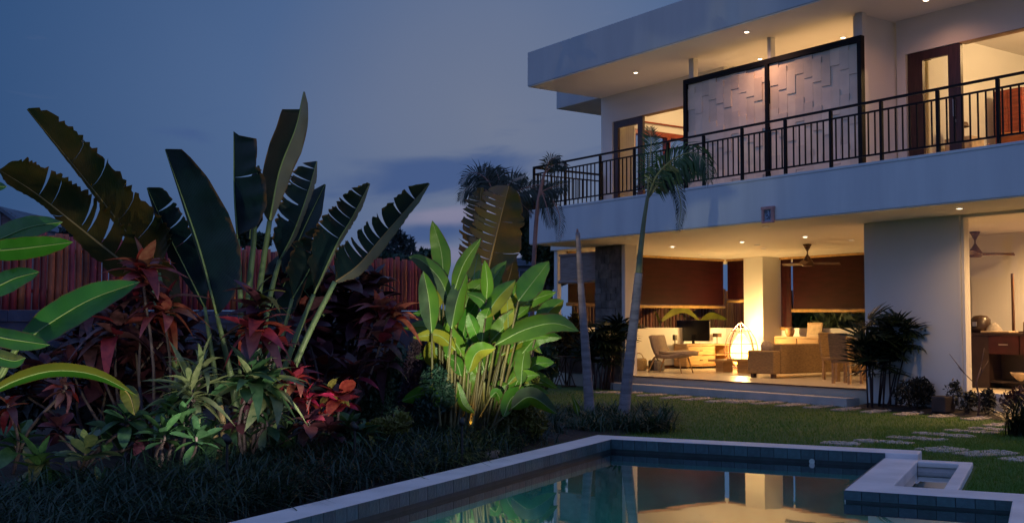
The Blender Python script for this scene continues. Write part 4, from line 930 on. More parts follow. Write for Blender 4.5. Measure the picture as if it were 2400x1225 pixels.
# --- bright heliconias
YH = 13.2
hel = thing('heliconia_clump', 'tall bright green heliconia clump lit by a garden light', 'plant', atz(1110, 1046, .1))
HL = [([(1040, 668), (1034, 590), (1013, 517)], 21, 0), ([(1062, 690), (1086, 620), (1127, 558)], 15, 0), ([(1110, 660), (1113, 630), (1122, 592)], 16, 1), ([(1125, 710), (1152, 660), (1187, 611)], 19, 0), ([(1130, 725), (1118, 675), (1126, 630)], 17, 0), ([(1138, 745), (1165, 700), (1208, 656)], 21, 2), ([(1148, 735), (1195, 690), (1241, 668)], 17, 2), ([(1215, 705), (1248, 662), (1287, 612)], 27, 0), ([(1195, 735), (1250, 702), (1304, 684)], 15, 0), ([(1262, 768), (1288, 728), (1321, 703)], 21, 2), ([(1160, 808), (1230, 772), (1300, 757), (1357, 776)], 23, 0), ([(1095, 806), (1165, 782), (1255, 762), (1322, 752)], 22, 0), ([(1122, 828), (1148, 790), (1164, 750)], 22, 0), ([(1130, 812), (1112, 772), (1097, 732)], 16, 0), ([(1092, 842), (1066, 800), (1048, 755)], 18, 0), ([(1062, 740), (1035, 660), (990, 612), (958, 602)], 17, 3), ([(1012, 780), (1005, 700), (992, 635)], 21, 3), ([(1058, 770), (1072, 700), (1094, 640)], 21, 3), ([(1085, 720), (1092, 690), (1108, 655)], 16, 1), ([(1165, 855), (1215, 845), (1262, 884)], 12, 0), ([(1105, 898), (1150, 904), (1184, 926)], 15, 0), ([(1175, 832), (1228, 800), (1270, 828)], 13, 2), ([(1072, 895), (1085, 945), (1112, 968)], 11, 0), ([(1150, 800), (1188, 760), (1242, 716)], 22, 0), ([(1095, 780), (1105, 720), (1122, 655)], 19, 0), ([(1170, 790), (1200, 760), (1240, 735)], 18, 0), ([(1180, 720), (1205, 690), (1222, 655)], 15, 2), ([(1020, 860), (1008, 830), (1012, 790)], 14, 1), ([(1040, 850), (1042, 815), (1052, 780)], 12, 1), ([(1080, 880), (1070, 850), (1040, 830)], 14, 0), ([(1120, 880), (1108, 835), (1078, 815)], 16, 0), ([(1140, 870), (1160, 830), (1195, 815)], 16, 0), ([(1190, 900), (1215, 880), (1250, 905)], 10, 2), ([(1030, 720), (1022, 690), (990, 655)], 14, 2), ([(1045, 800), (1025, 745), (1000, 715)], 17, 3), ([(1140, 700), (1142, 660), (1136, 610)], 14, 0), ([(1168, 760), (1176, 720), (1190, 690)], 15, 0), ([(1208, 800), (1235, 785), (1290, 790)], 13, 0), ([(1060, 930), (1040, 920), (1020, 950)], 10, 0), ([(1150, 930), (1165, 920), (1180, 960)], 10, 0)]
hm = [('heliconia_leaf', 'rib_pale', 'heliconia_leaf'), ('heliconia_yellow', 'rib_pale', 'heliconia_yellow'), ('heliconia_leaf', 'rib_pale', 'heliconia_yellow'), ('shrub_green', 'rib_pale', 'heliconia_leaf')]
rh_ = random.Random(77)
for _ in range(20):
    bx_, by_ = rh_.uniform(1040, 1230), rh_.uniform(730, 900); a_ = rh_.uniform(-.9, 1.1)+(bx_-1130)*.006; l_ = rh_.uniform(80, 135)
    HL.append(([(bx_, by_), (bx_+math.sin(a_*.7)*l_*.5, by_-math.cos(a_*.7)*l_*.5), (bx_+math.sin(a_)*l_, by_-math.cos(a_)*l_*.85)], rh_.uniform(14, 20), rh_.choice((0, 0, 2, 1))))
for _ in range(26):
    bx_, by_ = rh_.uniform(1020, 1215), rh_.uniform(860, 985); a_ = rh_.uniform(-1.2, 1.3)+(bx_-1115)*.006; l_ = rh_.uniform(70, 120)
    HL.append(([(bx_, by_), (bx_+math.sin(a_*.6)*l_*.5, by_-math.cos(a_*.6)*l_*.5), (bx_+math.sin(a_)*l_, by_-math.cos(a_)*l_*.7)], rh_.uniform(15, 21), rh_.choice((0, 0, 2, 3))))
for k, (pts, ww, tone) in enumerate(HL):
    ww *= 1.15
    rn = random.Random(k+50); y = YH + rn.uniform(-.35, .45) + (-.15 if k in (10, 11, 12, 13) else 0)
    prof = w((0, 1.5), (.12, ww*.62), (.3, ww*.98), (.5, ww), (.72, ww*.82), (.88, ww*.48), (1, .5))
    a, b_ = (rn.uniform(.05, .18), rn.uniform(-.12, .02)); 
    if rn.random() < .5: a, b_ = b_, a
    add_leaf(hel, pts, y, y+rn.uniform(-.25, .2), prof, [(p[0], p[1]*rn.uniform(.75, 1.0)) for p in prof], a, b_, seed=k, mats=hm[tone], ribw=3.4, n=18, arch=rn.uniform(-.06, .06))
    bx = 1020 + (pts[0][0]-1010)*.62 + rn.uniform(-14, 14); bx = min(max(bx, 1015), 1192)
    mx = pts[0][0]*.6+bx*.4
    if pts[0][1] < 1000: add_stalk(hel, [pts[0], (mx, (pts[0][1]*.6+1040*.4)), (bx, 1040+rn.uniform(-6, 8))], y, YH+rn.uniform(-.3, .3), 2.2, 4.5, 'heliconia_stem', 'stem', 10)
for k in range(22):
    rn = random.Random(k+900); bx = rn.uniform(1010, 1195); add_stalk(hel, [(bx+rn.uniform(-8, 8), rn.uniform(880, 960)), (bx, 1044)], YH+rn.uniform(-.3, .4), YH+rn.uniform(-.3, .4), 3, 4.5, 'heliconia_stem', 'stem', 5)

# --- large plant cut by the left edge
YL = 8.0
lft = thing('heliconia_plant', 'big smooth green leaves of a plant reaching in from the left edge', 'plant', atz(-40, 1150, .14))
LM = ('left_leaf', 'rib_pale', 'left_leaf')
def lleaf(pts, ww, y0, y1, mats=LM, a=.08, b_=-.06, f=1.0, seed=0):
    prof = w((0, 3), (.12, ww*.6), (.3, ww*.95), (.5, ww), (.72, ww*.85), (.88, ww*.52), (1, .5)); add_leaf(lft, pts, y0, y1, prof, [(p[0], p[1]*f) for p in prof], a, b_, mats=mats, ribw=5, n=24, seed=seed)
lleaf([(-80, 590), (0, 560), (70, 532), (147, 520)], 30, 8.1, 7.9, seed=1)
lleaf([(-80, 590), (20, 585), (95, 577), (171, 567)], 27, 7.9, 7.8, seed=2, a=-.05, b_=.1)
lleaf([(-70, 700), (0, 668), (40, 650), (93, 637)], 27, 7.8, 7.8, seed=3)
lleaf([(38, 815), (120, 755), (215, 700), (328, 660)], 40, 7.9, 8.2, seed=4, a=.02, b_=-.2)
lleaf([(-70, 770), (0, 790), (60, 800), (117, 808)], 24, 7.7, 7.7, seed=5)
lleaf([(-70, 800), (-20, 830), (30, 845), (60, 838)], 20, 7.6, 7.6, ('left_yellow', 'rib_pale', 'left_leaf'), seed=6)
lleaf([(-40, 930), (40, 890), (130, 868), (230, 880), (320, 926)], 19, 7.8, 8.0, ('left_yellow', 'rib_pale', 'left_leaf'), a=-.1, b_=.15, f=.8, seed=7)
lleaf([(285, 905), (305, 930), (316, 972)], 22, 8.02, 7.95, ('left_yellow', 'rib_brown', 'left_yellow'), seed=8)
lleaf([(-60, 470), (-20, 440), (16, 437)], 14, 8.0, 8.0, seed=9)
for pts in ([(38, 815), (15, 850), (-30, 950), (-40, 1120)], [(60, 790), (20, 850), (-25, 960), (-42, 1120)], [(-40, 930), (-45, 1000), (-44, 1120)], [(-80, 590), (-70, 800), (-50, 1120)], [(-70, 700), (-66, 900), (-48, 1120)]): add_stalk(lft, pts, 7.9, 7.9, 5, 9, 'stalk_green')

# --- small-leaved rosettes (cordylines and others)
def lance(L1=1.0, Wd=.12, droop=.35, fold=.25, n=7, shape='lance'):
    mb = MB(); i0 = 0
    for k in range(n+1):
        t = k/n; y = t*(1-.12*droop*t); z = .25*droop*t - droop*t*t*.9
        ww = Wd*(math.sin(PI*min(1, t**.75))**.8 if shape == 'lance' else math.sin(PI*min(1, .04+.96*t**1.5))**.7)*(1 if t < 1 else 0)
        if k == 0: ww = Wd*.12
        mb.uv[len(mb.v)] = (t, 1); mb.v.append((-ww, y, z+ww*fold)); mb.uv[len(mb.v)] = (t, 0); mb.v.append((0, y, z)); mb.uv[len(mb.v)] = (t, 1); mb.v.append((ww, y, z+ww*fold))
    for k in range(n):
        a = k*3; mb.f += [(a, a+1, a+4, a+3), (a+1, a+2, a+5, a+4)]; mb.m += [0, 0]
    return mb
LMESH = {}
def lmesh(mt, kind):
    key = (mt, kind)
    if key not in LMESH:
        spec = {'cord': dict(Wd=.19, droop=.75), 'broad': dict(Wd=.25, droop=.5, shape='ob'), 'narrow': dict(Wd=.075, droop=.55), 'spatula': dict(Wd=.17, droop=.25, shape='ob')}[kind]
        LMESH[key] = [lance(**{**spec, 'droop': spec['droop']*f}).mesh('leaf', mt, True) for f in (.3, .9, 1.5, 2.1)]
    return LMESH[key]
def rosette(parent, u, v, Y, Rpx, mats, kind='cord', n=16, up=1.0, lean=(0, 0), seed=0, stem=True, stemmat='stem_grey', base=None, stem_r=.012):
    n = int(n*1.35); rn = random.Random(seed); P = atY(u, v, Y); R = Rpx*1.22*px_scale(Y); axis = Vector((lean[0], 0, 1)).normalized()
    loc = Vector(parent.location)
    for k in range(n):
        mt = mats[rn.randrange(len(mats))]; me = rn.choice(lmesh(mt, kind))
        a = k*2.39996+rn.uniform(-.35, .35); elv = math.radians(78 - 85*(k/n)**.8*1.0*up + rn.uniform(-12, 12))
        d = Vector((math.cos(a)*math.cos(elv), math.sin(a)*math.cos(elv), math.sin(elv)))
        d = (Vector((0, 0, 1)).rotation_difference(axis) @ d)
        x = d.cross(Vector((0, 0, 1)));  x = x.normalized() if x.length > 1e-3 else Vector((1, 0, 0)); z = x.cross(d)
        s_ = R*rn.uniform(.75, 1.15)*(1.0 if k > 3 else .8)
        off = axis*(-.12*R*(k/n)*3)
        mt4 = Matrix.Translation(P-loc+off) @ Matrix((x, d, z)).transposed().to_4x4() @ Matrix.Rotation(rn.uniform(-.5, .5), 4, 'Y') @ Matrix.Scale(s_, 4)
        inst('leaf', me, parent, mt4)
    if stem:
        B = Vector(base) if base is not None else loc.copy()
        midp = (P+B)/2 + Vector((rn.uniform(-.1, .1), rn.uniform(-.1, .1), 0)); pts = cr([tuple(B), tuple(midp), tuple(P-axis*R*.3), tuple(P)], 9)
        wpart(MB().tube([Vector(p) for p in pts], [stem_r*1.4-.05*stem_r*i for i in range(10)], 6).build('stem', stemmat, None, True), parent)
def plant(name, label, cat, heads, Y, bu, group=None, **kw):
    B = atY(bu, 0, Y); B.z = .12
    t = thing(name, label, cat, B, 0, group)
    for k, h in enumerate(heads):
        u, v, R, mats, kind, n = h[:6]; ex = h[6] if len(h) > 6 else {}
        rosette(t, u, v, Y+ex.get('dy', (k % 3-1)*.15), R, mats, kind, n, seed=hash((u, v)) % 1000 if False else int(u*7+v), **{k2: v2 for k2, v2 in ex.items() if k2 != 'dy'}, **kw)
    return t
CO = ['leaf_coral', 'leaf_red', 'leaf_coral']; RE = ['leaf_red', 'leaf_red', 'leaf_purple']; PU = ['leaf_purple']; PM = ['leaf_purple', 'leaf_mauve', 'leaf_purple']; MA = ['leaf_mauve', 'leaf_red', 'leaf_mauve']
CR_ = ['leaf_crimson', 'leaf_red']; VA = ['leaf_variegated']; GR = ['leaf_green']; SA = ['leaf_sage']; GO = ['leaf_golden']
plant('cordyline', 'coral and red leaved cordyline in front of the leaning banana leaves', 'plant', [(335, 630, 78, CO, 'cord', 18), (385, 715, 72, CO, 'cord', 16), (340, 690, 60, PM, 'cord', 14)], 10.6, 380)
plant('cordyline', 'dull pink and purple cordyline just left of the coral one', 'plant', [(270, 760, 78, MA, 'cord', 18), (215, 810, 70, PM, 'cord', 16), (320, 800, 75, PU, 'cord', 16), (170, 850, 60, PU, 'cord', 14)], 10.8, 330)
plant('cordyline', 'dark red cordyline with olive top leaves in front of the bird of paradise stalks', 'plant', [(600, 760, 80, RE, 'cord', 22, dict(dy=-.1)), (605, 700, 66, ['leaf_golden', 'leaf_purple', 'leaf_purple'], 'cord', 14, dict(dy=.0)), (640, 790, 55, RE, 'cord', 14)], 10.5, 605)
plant('cordyline', 'orange red cordyline beside the pink wall end of the bamboo fence', 'plant', [(925, 735, 55, CO, 'cord', 16), (885, 725, 58, CO, 'cord', 16), (870, 790, 50, MA, 'cord', 12)], 12.8, 850)
plant('cordyline', 'vivid crimson low cordyline near the middle of the bed', 'plant', [(795, 930, 52, CR_, 'broad', 18), (775, 915, 44, GO, 'broad', 7, dict(dy=-.1)), (750, 920, 45, PM, 'broad', 14), (720, 930, 44, CR_, 'cord', 12)], 11.2, 745)
plant('cordyline', 'rusty red small cordyline at the foot of the bird of paradise', 'plant', [(690, 880, 52, ['leaf_red', 'leaf_coral', 'leaf_red'], 'cord', 18), (650, 905, 40, RE, 'cord', 12)], 10.9, 690)
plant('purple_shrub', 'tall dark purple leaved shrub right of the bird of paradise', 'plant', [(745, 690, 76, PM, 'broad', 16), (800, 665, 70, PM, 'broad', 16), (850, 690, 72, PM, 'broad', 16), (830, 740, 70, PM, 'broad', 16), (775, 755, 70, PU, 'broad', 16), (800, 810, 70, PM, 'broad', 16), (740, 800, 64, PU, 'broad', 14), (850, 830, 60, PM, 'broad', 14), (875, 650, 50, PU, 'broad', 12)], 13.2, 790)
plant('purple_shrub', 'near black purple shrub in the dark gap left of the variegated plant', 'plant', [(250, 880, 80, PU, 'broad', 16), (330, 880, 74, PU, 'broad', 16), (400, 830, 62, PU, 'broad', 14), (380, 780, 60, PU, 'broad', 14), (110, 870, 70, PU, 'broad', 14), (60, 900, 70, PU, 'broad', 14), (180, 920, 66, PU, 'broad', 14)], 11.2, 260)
plant('cordyline', 'small orange leaved cordyline low at the left edge', 'plant', [(20, 945, 44, ['leaf_coral', 'leaf_purple', 'leaf_red'], 'cord', 14, dict(up=1.6)), (150, 900, 46, MA, 'cord', 12, dict(up=1.5))], 9.8, 60)
plant('dracaena', 'pale striped dracaena with long arching leaves left of the bird of paradise base', 'plant', [(450, 905, 92, VA, 'narrow', 24), (470, 860, 80, VA, 'narrow', 14), (410, 920, 66, ['leaf_green', 'leaf_variegated'], 'narrow', 14)], 10.0, 440)
plant('dracaena', 'glossy green dracaena with pale leaf edges beside the dark red cordyline', 'plant', [(585, 880, 78, ['leaf_green', 'leaf_variegated', 'leaf_green'], 'cord', 20), (625, 900, 74, ['leaf_green', 'leaf_green', 'leaf_variegated'], 'cord', 18), (610, 850, 66, ['leaf_variegated', 'leaf_green'], 'narrow', 14)], 10.15, 595)
plant('broad_leaf_plant', 'low green plant with rounded drooping leaves below the glossy dracaena', 'plant', [(625, 985, 52, ['leaf_sage', 'leaf_green'], 'spatula', 14, dict(up=1.5)), (580, 970, 52, PU, 'broad', 14, dict(up=1.2)), (655, 960, 40, SA, 'spatula', 10, dict(up=1.4))], 10.2, 610)
plant('broad_leaf_plant', 'teal green bushy plant below the striped dracaena', 'plant', [(385, 1010, 62, GR, 'spatula', 16), (430, 980, 58, GR, 'spatula', 16), (395, 950, 54, GR, 'cord', 14), (460, 1020, 52, GR, 'spatula', 14, dict(up=1.4))], 9.6, 410)
plant('broad_leaf_plant', 'pale edged young plant with upright paddle leaves in the dark lower left', 'plant', [(200, 1052, 66, ['leaf_sage', 'leaf_sage', 'leaf_variegated'], 'spatula', 15, dict(up=.95))], 8.7, 198)
plant('broad_leaf_plant', 'dull olive young plant at the lower left edge of the bed', 'plant', [(92, 1085, 72, ['leaf_green', 'leaf_golden', 'leaf_green'], 'cord', 15, dict(up=.95))], 8.6, 88)
plant('broad_leaf_plant', 'small dark green plant at the foot of the pale edged young plant', 'plant', [(235, 1145, 52, GR, 'spatula', 11, dict(up=1.1)), (200, 1110, 40, SA, 'spatula', 4, dict(up=2.0))], 8.6, 230)

BU = ['leaf_purple', 'leaf_red', 'leaf_purple', 'leaf_mauve']
plant('burgundy_shrub', 'burgundy leaved shrub filling the gap under the left banana leaves', 'plant', [(215, 730, 74, BU, 'cord', 14), (295, 715, 70, BU, 'broad', 14), (430, 770, 70, BU, 'cord', 14), (180, 790, 70, BU, 'cord', 14), (360, 800, 74, BU, 'broad', 14), (300, 850, 74, BU, 'cord', 14), (430, 840, 60, PM, 'broad', 14)], 11.6, 310)
plant('burgundy_shrub', 'burgundy leaved shrub under the right hand leaves of the bird of paradise', 'plant', [(715, 740, 70, BU, 'broad', 14), (690, 800, 66, BU, 'cord', 14), (765, 850, 66, BU, 'broad', 14), (830, 870, 66, BU, 'cord', 14), (890, 790, 60, MA, 'broad', 14), (905, 845, 50, BU, 'cord', 12), (660, 660, 50, PU, 'broad', 10)], 12.3, 780)
plant('broad_leaf_plant', 'dark green leafy plant along the grass below the yellow drooping leaf', 'plant', [(300, 975, 60, GR, 'broad', 12), (260, 1010, 56, GR, 'broad', 12), (340, 1020, 52, ['leaf_green', 'leaf_purple'], 'broad', 12), (140, 1000, 54, PU, 'broad', 12), (40, 1030, 60, GR, 'broad', 12)], 9.9, 220)
plant('broad_leaf_plant', 'mixed green leafy plant along the grass at the foot of the bird of paradise', 'plant', [(490, 1030, 56, GR, 'broad', 12), (540, 1010, 56, ['leaf_green', 'leaf_variegated'], 'cord', 12), (680, 1010, 52, GR, 'broad', 12), (640, 1050, 44, GR, 'spatula', 10), (720, 985, 50, BU, 'broad', 12)], 10.6, 590)
plant('broad_leaf_plant', 'dark leafy plant along the grass below the crimson cordyline', 'plant', [(770, 1000, 52, PU, 'broad', 12), (820, 1000, 50, GR, 'broad', 12), (860, 1010, 44, ['leaf_golden', 'leaf_green'], 'cord', 12), (800, 1035, 44, GR, 'cord', 10)], 11.2, 800)
def foliage(name, mt, clumps, leaf, parent=None, seed=0, narrow=.45, updir=.3):
    rg = np.random.default_rng(seed); V = []; n_tot = 0
    for (c, rad, n) in clumps:
        p = rg.normal(size=(n, 3)); p /= np.linalg.norm(p, axis=1)[:, None]; p *= (rg.random((n, 1))**.45)*np.array(rad); p += np.array(c)
        d = rg.normal(size=(n, 3)) + np.array((0, 0, updir)) + .6*(p-np.array(c))/np.array(rad); d /= np.linalg.norm(d, axis=1)[:, None]
        s_ = np.cross(d, rg.normal(size=(n, 3))); s_ /= np.linalg.norm(s_, axis=1)[:, None]
        l_ = leaf*(.6+.8*rg.random((n, 1)))
        V.append(np.stack([p-d*l_*.5, p+s_*l_*narrow*.5, p+d*l_*.5, p-s_*l_*narrow*.5], 1).reshape(-1, 3)); n_tot += n
    V = np.concatenate(V); me = bpy.data.meshes.new(name); me.vertices.add(len(V)); me.vertices.foreach_set('co', V.ravel())
    me.loops.add(len(V)); me.loops.foreach_set('vertex_index', np.arange(len(V), dtype=np.int32)); me.polygons.add(n_tot)
    me.polygons.foreach_set('loop_start', np.arange(0, len(V), 4, dtype=np.int32)); me.polygons.foreach_set('loop_total', np.full(n_tot, 4, dtype=np.int32))
    me.materials.append(M[mt]); me.update(); me.validate()
    o = bpy.data.objects.new(name, me); col.objects.link(o)
    if parent is not None: o.parent = parent
    o['kind'] = 'stuff'; return o
def shrub(name, label, u, v_base, Y, clumps_px, leaf, mt, seed=0, stems=5, cat='shrub', zb=None, group=None, narrow=.45):
    B = atY(u, 0, Y); B.z = zb if zb is not None else .1
    t = thing(name, label, cat, B, 0, group); k = px_scale(Y); cl = []
    for (cu, cv, ru, rv, n) in clumps_px:
        P = atY(cu, cv, Y)-B; cl.append((tuple(P), (ru*k, ru*k*.9, rv*k), n))
    foliage('foliage', mt, cl, leaf, t, seed, narrow)
    rn = random.Random(seed)
    for i in range(stems):
        c = rn.choice(cl); MB().tube([(rn.uniform(-.05, .05), rn.uniform(-.05, .05), -.05), (c[0][0]*.5, c[0][1]*.5, c[0][2]*.5), c[0]], [.014, .011, .006], 5).build('stem', 'stem_brown', t, True)
    return t
shrub('conifer_shrub', 'feathery purple grey column shaped shrub left of the heliconias', 968, 0, 13.6, [(975, 830, 20, 40, 700), (965, 880, 24, 50, 900), (958, 940, 26, 50, 900), (985, 805, 12, 22, 260)], .07, 'shrub_purple', 1, narrow=.2)
shrub('bushy_shrub', 'soft green bushy shrub between the crimson cordyline and the purple column', 890, 0, 12.6, [(895, 900, 34, 40, 900), (885, 950, 40, 44, 1100), (920, 850, 26, 36, 500), (850, 960, 24, 30, 400)], .06, 'shrub_green', 2, narrow=.3)
shrub('bushy_shrub', 'low golden tipped shrub in front of the soft green bush', 920, 0, 11.8, [(910, 1000, 50, 26, 900), (945, 985, 26, 20, 400), (860, 1010, 26, 18, 300)], .06, 'leaf_golden', 3, narrow=.35)
shrub('bushy_shrub', 'dark teal shrub at the left foot of the heliconias', 1020, 0, 13.0, [(1020, 900, 36, 46, 1100), (1045, 930, 34, 34, 700), (1000, 960, 34, 40, 800), (960, 1000, 26, 36, 500)], .07, 'shrub_teal', 4, narrow=.35)
shrub('bushy_shrub', 'olive leafy shrub at the right foot of the heliconias', 1215, 0, 13.2, [(1215, 940, 44, 46, 1100), (1185, 985, 40, 40, 900), (1250, 990, 34, 34, 600), (1240, 900, 28, 30, 400)], .10, 'leaf_golden', 5, narrow=.22)
shrub('bushy_shrub', 'dark leafy shrub against the house left of the wooden table', 1250, 0, 22.0, [(1255, 880, 40, 44, 900), (1225, 840, 40, 50, 900), (1285, 850, 26, 40, 500)], .16, 'shrub_green', 6)
shrub('bushy_shrub', 'dull leafy shrub behind the wooden folding table', 1330, 0, 26.6, [(1320, 790, 34, 44, 600), (1350, 760, 22, 30, 300), (1300, 770, 24, 40, 400)], .2, 'banana_leaf', 7, narrow=.3)
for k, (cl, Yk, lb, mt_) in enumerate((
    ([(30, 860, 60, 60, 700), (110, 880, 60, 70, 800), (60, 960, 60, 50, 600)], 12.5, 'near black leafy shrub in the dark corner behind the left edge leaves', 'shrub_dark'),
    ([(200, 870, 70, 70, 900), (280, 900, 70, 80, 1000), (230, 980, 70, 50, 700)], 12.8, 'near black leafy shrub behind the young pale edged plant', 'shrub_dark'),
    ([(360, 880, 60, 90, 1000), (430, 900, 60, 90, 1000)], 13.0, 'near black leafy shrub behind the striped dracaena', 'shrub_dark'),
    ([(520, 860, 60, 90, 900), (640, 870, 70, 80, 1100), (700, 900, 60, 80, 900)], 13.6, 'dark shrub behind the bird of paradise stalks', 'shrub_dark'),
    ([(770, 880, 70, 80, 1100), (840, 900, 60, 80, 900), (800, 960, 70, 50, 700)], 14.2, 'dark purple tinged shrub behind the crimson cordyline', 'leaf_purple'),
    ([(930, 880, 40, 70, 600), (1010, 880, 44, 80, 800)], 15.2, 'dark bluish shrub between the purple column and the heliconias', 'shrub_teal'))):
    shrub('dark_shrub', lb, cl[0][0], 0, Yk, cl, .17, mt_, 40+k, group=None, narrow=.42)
TW = H(8.05, 1.3, .1)
def hshrub(label, s, t, r, h, n, seed, mt='shrub_dark', leaf=.09):
    o = thing('low_shrub', label, 'shrub', H(s, t, .09)); foliage('foliage', mt, [((0, 0, h*.55), (r, r*.6, h*.5), n), ((r*.3, 0, h*.75), (r*.6, r*.5, h*.35), n//2)], leaf, o, seed, .3)
    for k in range(5): a = k*1.3; MB().tube([(0, 0, -.05), (r*.5*math.cos(a), r*.3*math.sin(a), h*.6)], [.01, .004], 5).build('stem', 'stem_brown', o)
hshrub('dark spiky low shrub under the middle of the white wall', 8.75, 1.35, .36, .50, 900, 11)
hshrub('thin brown low shrub below the left corner of the picture window', 9.72, 1.35, .20, .34, 200, 12)
hshrub('small dark shrub right of the thin bare tree', 10.05, 1.35, .16, .38, 300, 13)
hshrub('brown leafy shrub below the picture window near the right edge', 10.6, 1.3, .28, .44, 600, 14, 'leaf_purple')
hshrub('scraggy twiggy shrub under the window corner', 9.45, 1.38, .16, .5, 120, 15)
pt = thing('plant_pot', 'black square plant pot at the foot of the white wall corner', 'pot', H(9.35, 1.25, .09), HYAW)
MB().poly([(-.13, -.13), (.13, -.13), (.13, .13), (-.13, .13)], 0, .26).build('body', 'pot_dark', pt, bevel=.02); MB().box(-.10, .10, -.10, .10, .22, .262).build('soil', 'soil', pt)
bt = thing('bare_sapling', 'thin nearly leafless sapling in front of the picture window', 'tree', H(10.0, 1.2, .09))
MB().tube([(0, 0, -.05), (.03, 0, .25), (-.02, 0, .5), (.06, 0, .75)], [.02, .017, .013, .009], 6).build('trunk', 'stem_brown', bt, True)
for p0, p1 in (((.0, 0, .45), (-.3, 0, .75)), ((-.2, 0, .65), (-.42, .02, .95)), ((.05, 0, .7), (.12, 0, 1.05)), ((.03, 0, .6), (.2, .05, .85))): MB().tube([p0, p1], [.009, .004], 5).build('branch', 'stem_grey', bt, True)

# --- rhapis palms
def fan_leaf_mesh(k):
    rn = random.Random(k); mb = MB(); nl = 8
    for i in range(nl):
        a = (i-(nl-1)/2)*.30 + rn.uniform(-.06, .06); d = Vector((math.sin(a), math.cos(a), -.05)); s_ = Vector((math.cos(a), -math.sin(a), 0)); l_ = rn.uniform(.8, 1.0)
        i0 = len(mb.v)
        for (t, ww) in ((.05, .012), (.35, .05), (.75, .045), (1.0, .006)):
            p = d*t*l_ + Vector((0, 0, -.35*t*t)); mb.v += [tuple(p-s_*ww), tuple(p+s_*ww)]
        for q in range(3): mb.f.append((i0+q*2, i0+q*2+1, i0+q*2+3, i0+q*2+2)); mb.m.append(0)
    return mb.mesh('fan_leaf', 'rhapis_leaf', False)
FANS = [fan_leaf_mesh(k) for k in range(4)]
def rhapis(label, base, heads, Y, size, nst, seed, canes=1.0):
    rn = random.Random(seed); o = thing('bamboo_palm', label, 'palm', base)
    for (u, v, ru, rv, n) in heads:
        for k in range(n):
            a = rn.uniform(0, 2*PI); q = rn.random()**.5
            P = atY(u+ru*q*math.cos(a), v+rv*q*math.sin(a), Y+rn.uniform(-.3, .25)) - base
            az_ = rn.uniform(0, 2*PI); elv = rn.uniform(.0, 1.25); d = Vector((math.cos(az_)*math.cos(elv), math.sin(az_)*math.cos(elv)*.8, math.sin(elv))).normalized()
            x_ = d.cross(Vector((0, 0, 1))).normalized(); z_ = x_.cross(d)
            inst('fan_leaf', FANS[k % 4], o, Matrix.Translation(P) @ Matrix((x_, d, z_)).transposed().to_4x4() @ Matrix.Scale(size*rn.uniform(.8, 1.15), 4))
    for k in range(nst):
        h = rn.choice(heads); P = atY(h[0]+rn.uniform(-.7, .7)*h[2], h[1]+rn.uniform(-.3, .8)*h[3], Y+rn.uniform(-.15, .15))-base
        b_ = Vector((P.x*.72+rn.uniform(-.08, .08), rn.uniform(-.12, .12)+P.y*.4, -.05)); MB().tube([b_, (b_+P)/2+Vector((rn.uniform(-.05, .05), 0, 0)), P], [.016, .014, .010], 6).build('cane', 'cane', o, True)
RB = H(7.95, 1.22, .08)
rhapis('dark bamboo palm clump standing against the white wall', RB, [(2055, 795, 45, 48, 44), (2110, 790, 46, 42, 42), (2070, 850, 52, 40, 36), (2140, 800, 26, 26, 12)], RB.y, .46, 16, 5)
RB2 = H(.85, 1.05, LZ)
rhapis('dark bamboo palm clump in front of the stone pillar', RB2, [(1420, 800, 34, 40, 44), (1445, 778, 24, 20, 16), (1400, 830, 24, 34, 24)], RB2.y, .5, 18, 6, .9)

# --- palms
def frond(parent, pts, Y0, Y1, leaf_px, mt, seed=0, droop=.7, n=44, rib='palm_crownshaft', side_bias=0, rr_=3.0):
    rn = random.Random(seed); c = cr(pts, 24); P = [atY(p[0], p[1], Y0+(Y1-Y0)*i/24) for i, p in enumerate(c)]; mb = MB(); k = px_scale(Y0)
    mb.tube(P, [rr_*k*(1-.8*i/24) for i in range(25)], 5, 1)
    for i in range(n):
        t = .12+.88*i/(n-1); x = t*24; j = min(int(x), 23); f = x-j; p = P[j].lerp(P[j+1], f); d = (P[j+1]-P[j]).normalized()
        for sd_ in (1, -1):
            s_ = d.cross(Vector((0, -1, .25))).normalized()*sd_ + Vector((0, rn.uniform(-.5, .5), 0))
            ln = leaf_px*k*(math.sin(PI*(.12+.84*t))**.6)*rn.uniform(.8, 1.1)
            dv = (s_*.8 + d*(.55+.3*t) + Vector((0, 0, -droop*.35))).normalized()
            q1 = p+dv*ln*.5; q2 = p+(dv+Vector((0, 0, -droop*.5))).normalized()*ln
            wv = d*(.030*ln+.006)
            i0 = len(mb.v); mb.v += [tuple(p-wv*.4), tuple(p+wv*.4), tuple(q1+wv), tuple(q1-wv), tuple(q2)]; mb.f += [(i0, i0+1, i0+2, i0+3), (i0+3, i0+2, i0+4)]; mb.m += [0, 0]
    o = mb.build('frond', [mt, rib], None); wpart(o, parent)
def trunk(parent, pts, Y, rads, mt='palm_bark', rings=0, name='trunk'):
    n = max(30, rings*2); c = cr(pts, n); k = px_scale(Y); P = [atY(p[0], p[1], Y) for p in c]
    rd = [float(np.interp(i/n, np.linspace(0, 1, len(rads)), rads))*k*(1+(.055 if (rings and i % 2) else 0)+(random.uniform(-.02, .02) if rings else 0)) for i in range(n+1)]
    wpart(MB().tube(P, rd, 12).build(name, mt, None, True), parent)
YP = 16.2
pa = thing('palm_tree', 'leaning palm with a ringed grey trunk and a wind blown crown before the balcony', 'palm', atY(1460, 990, YP))
trunk(pa, [(1459, 1000), (1466, 930), (1478, 820), (1491, 700), (1497, 640)], YP, [14, 13, 11.5, 10, 9], rings=26)
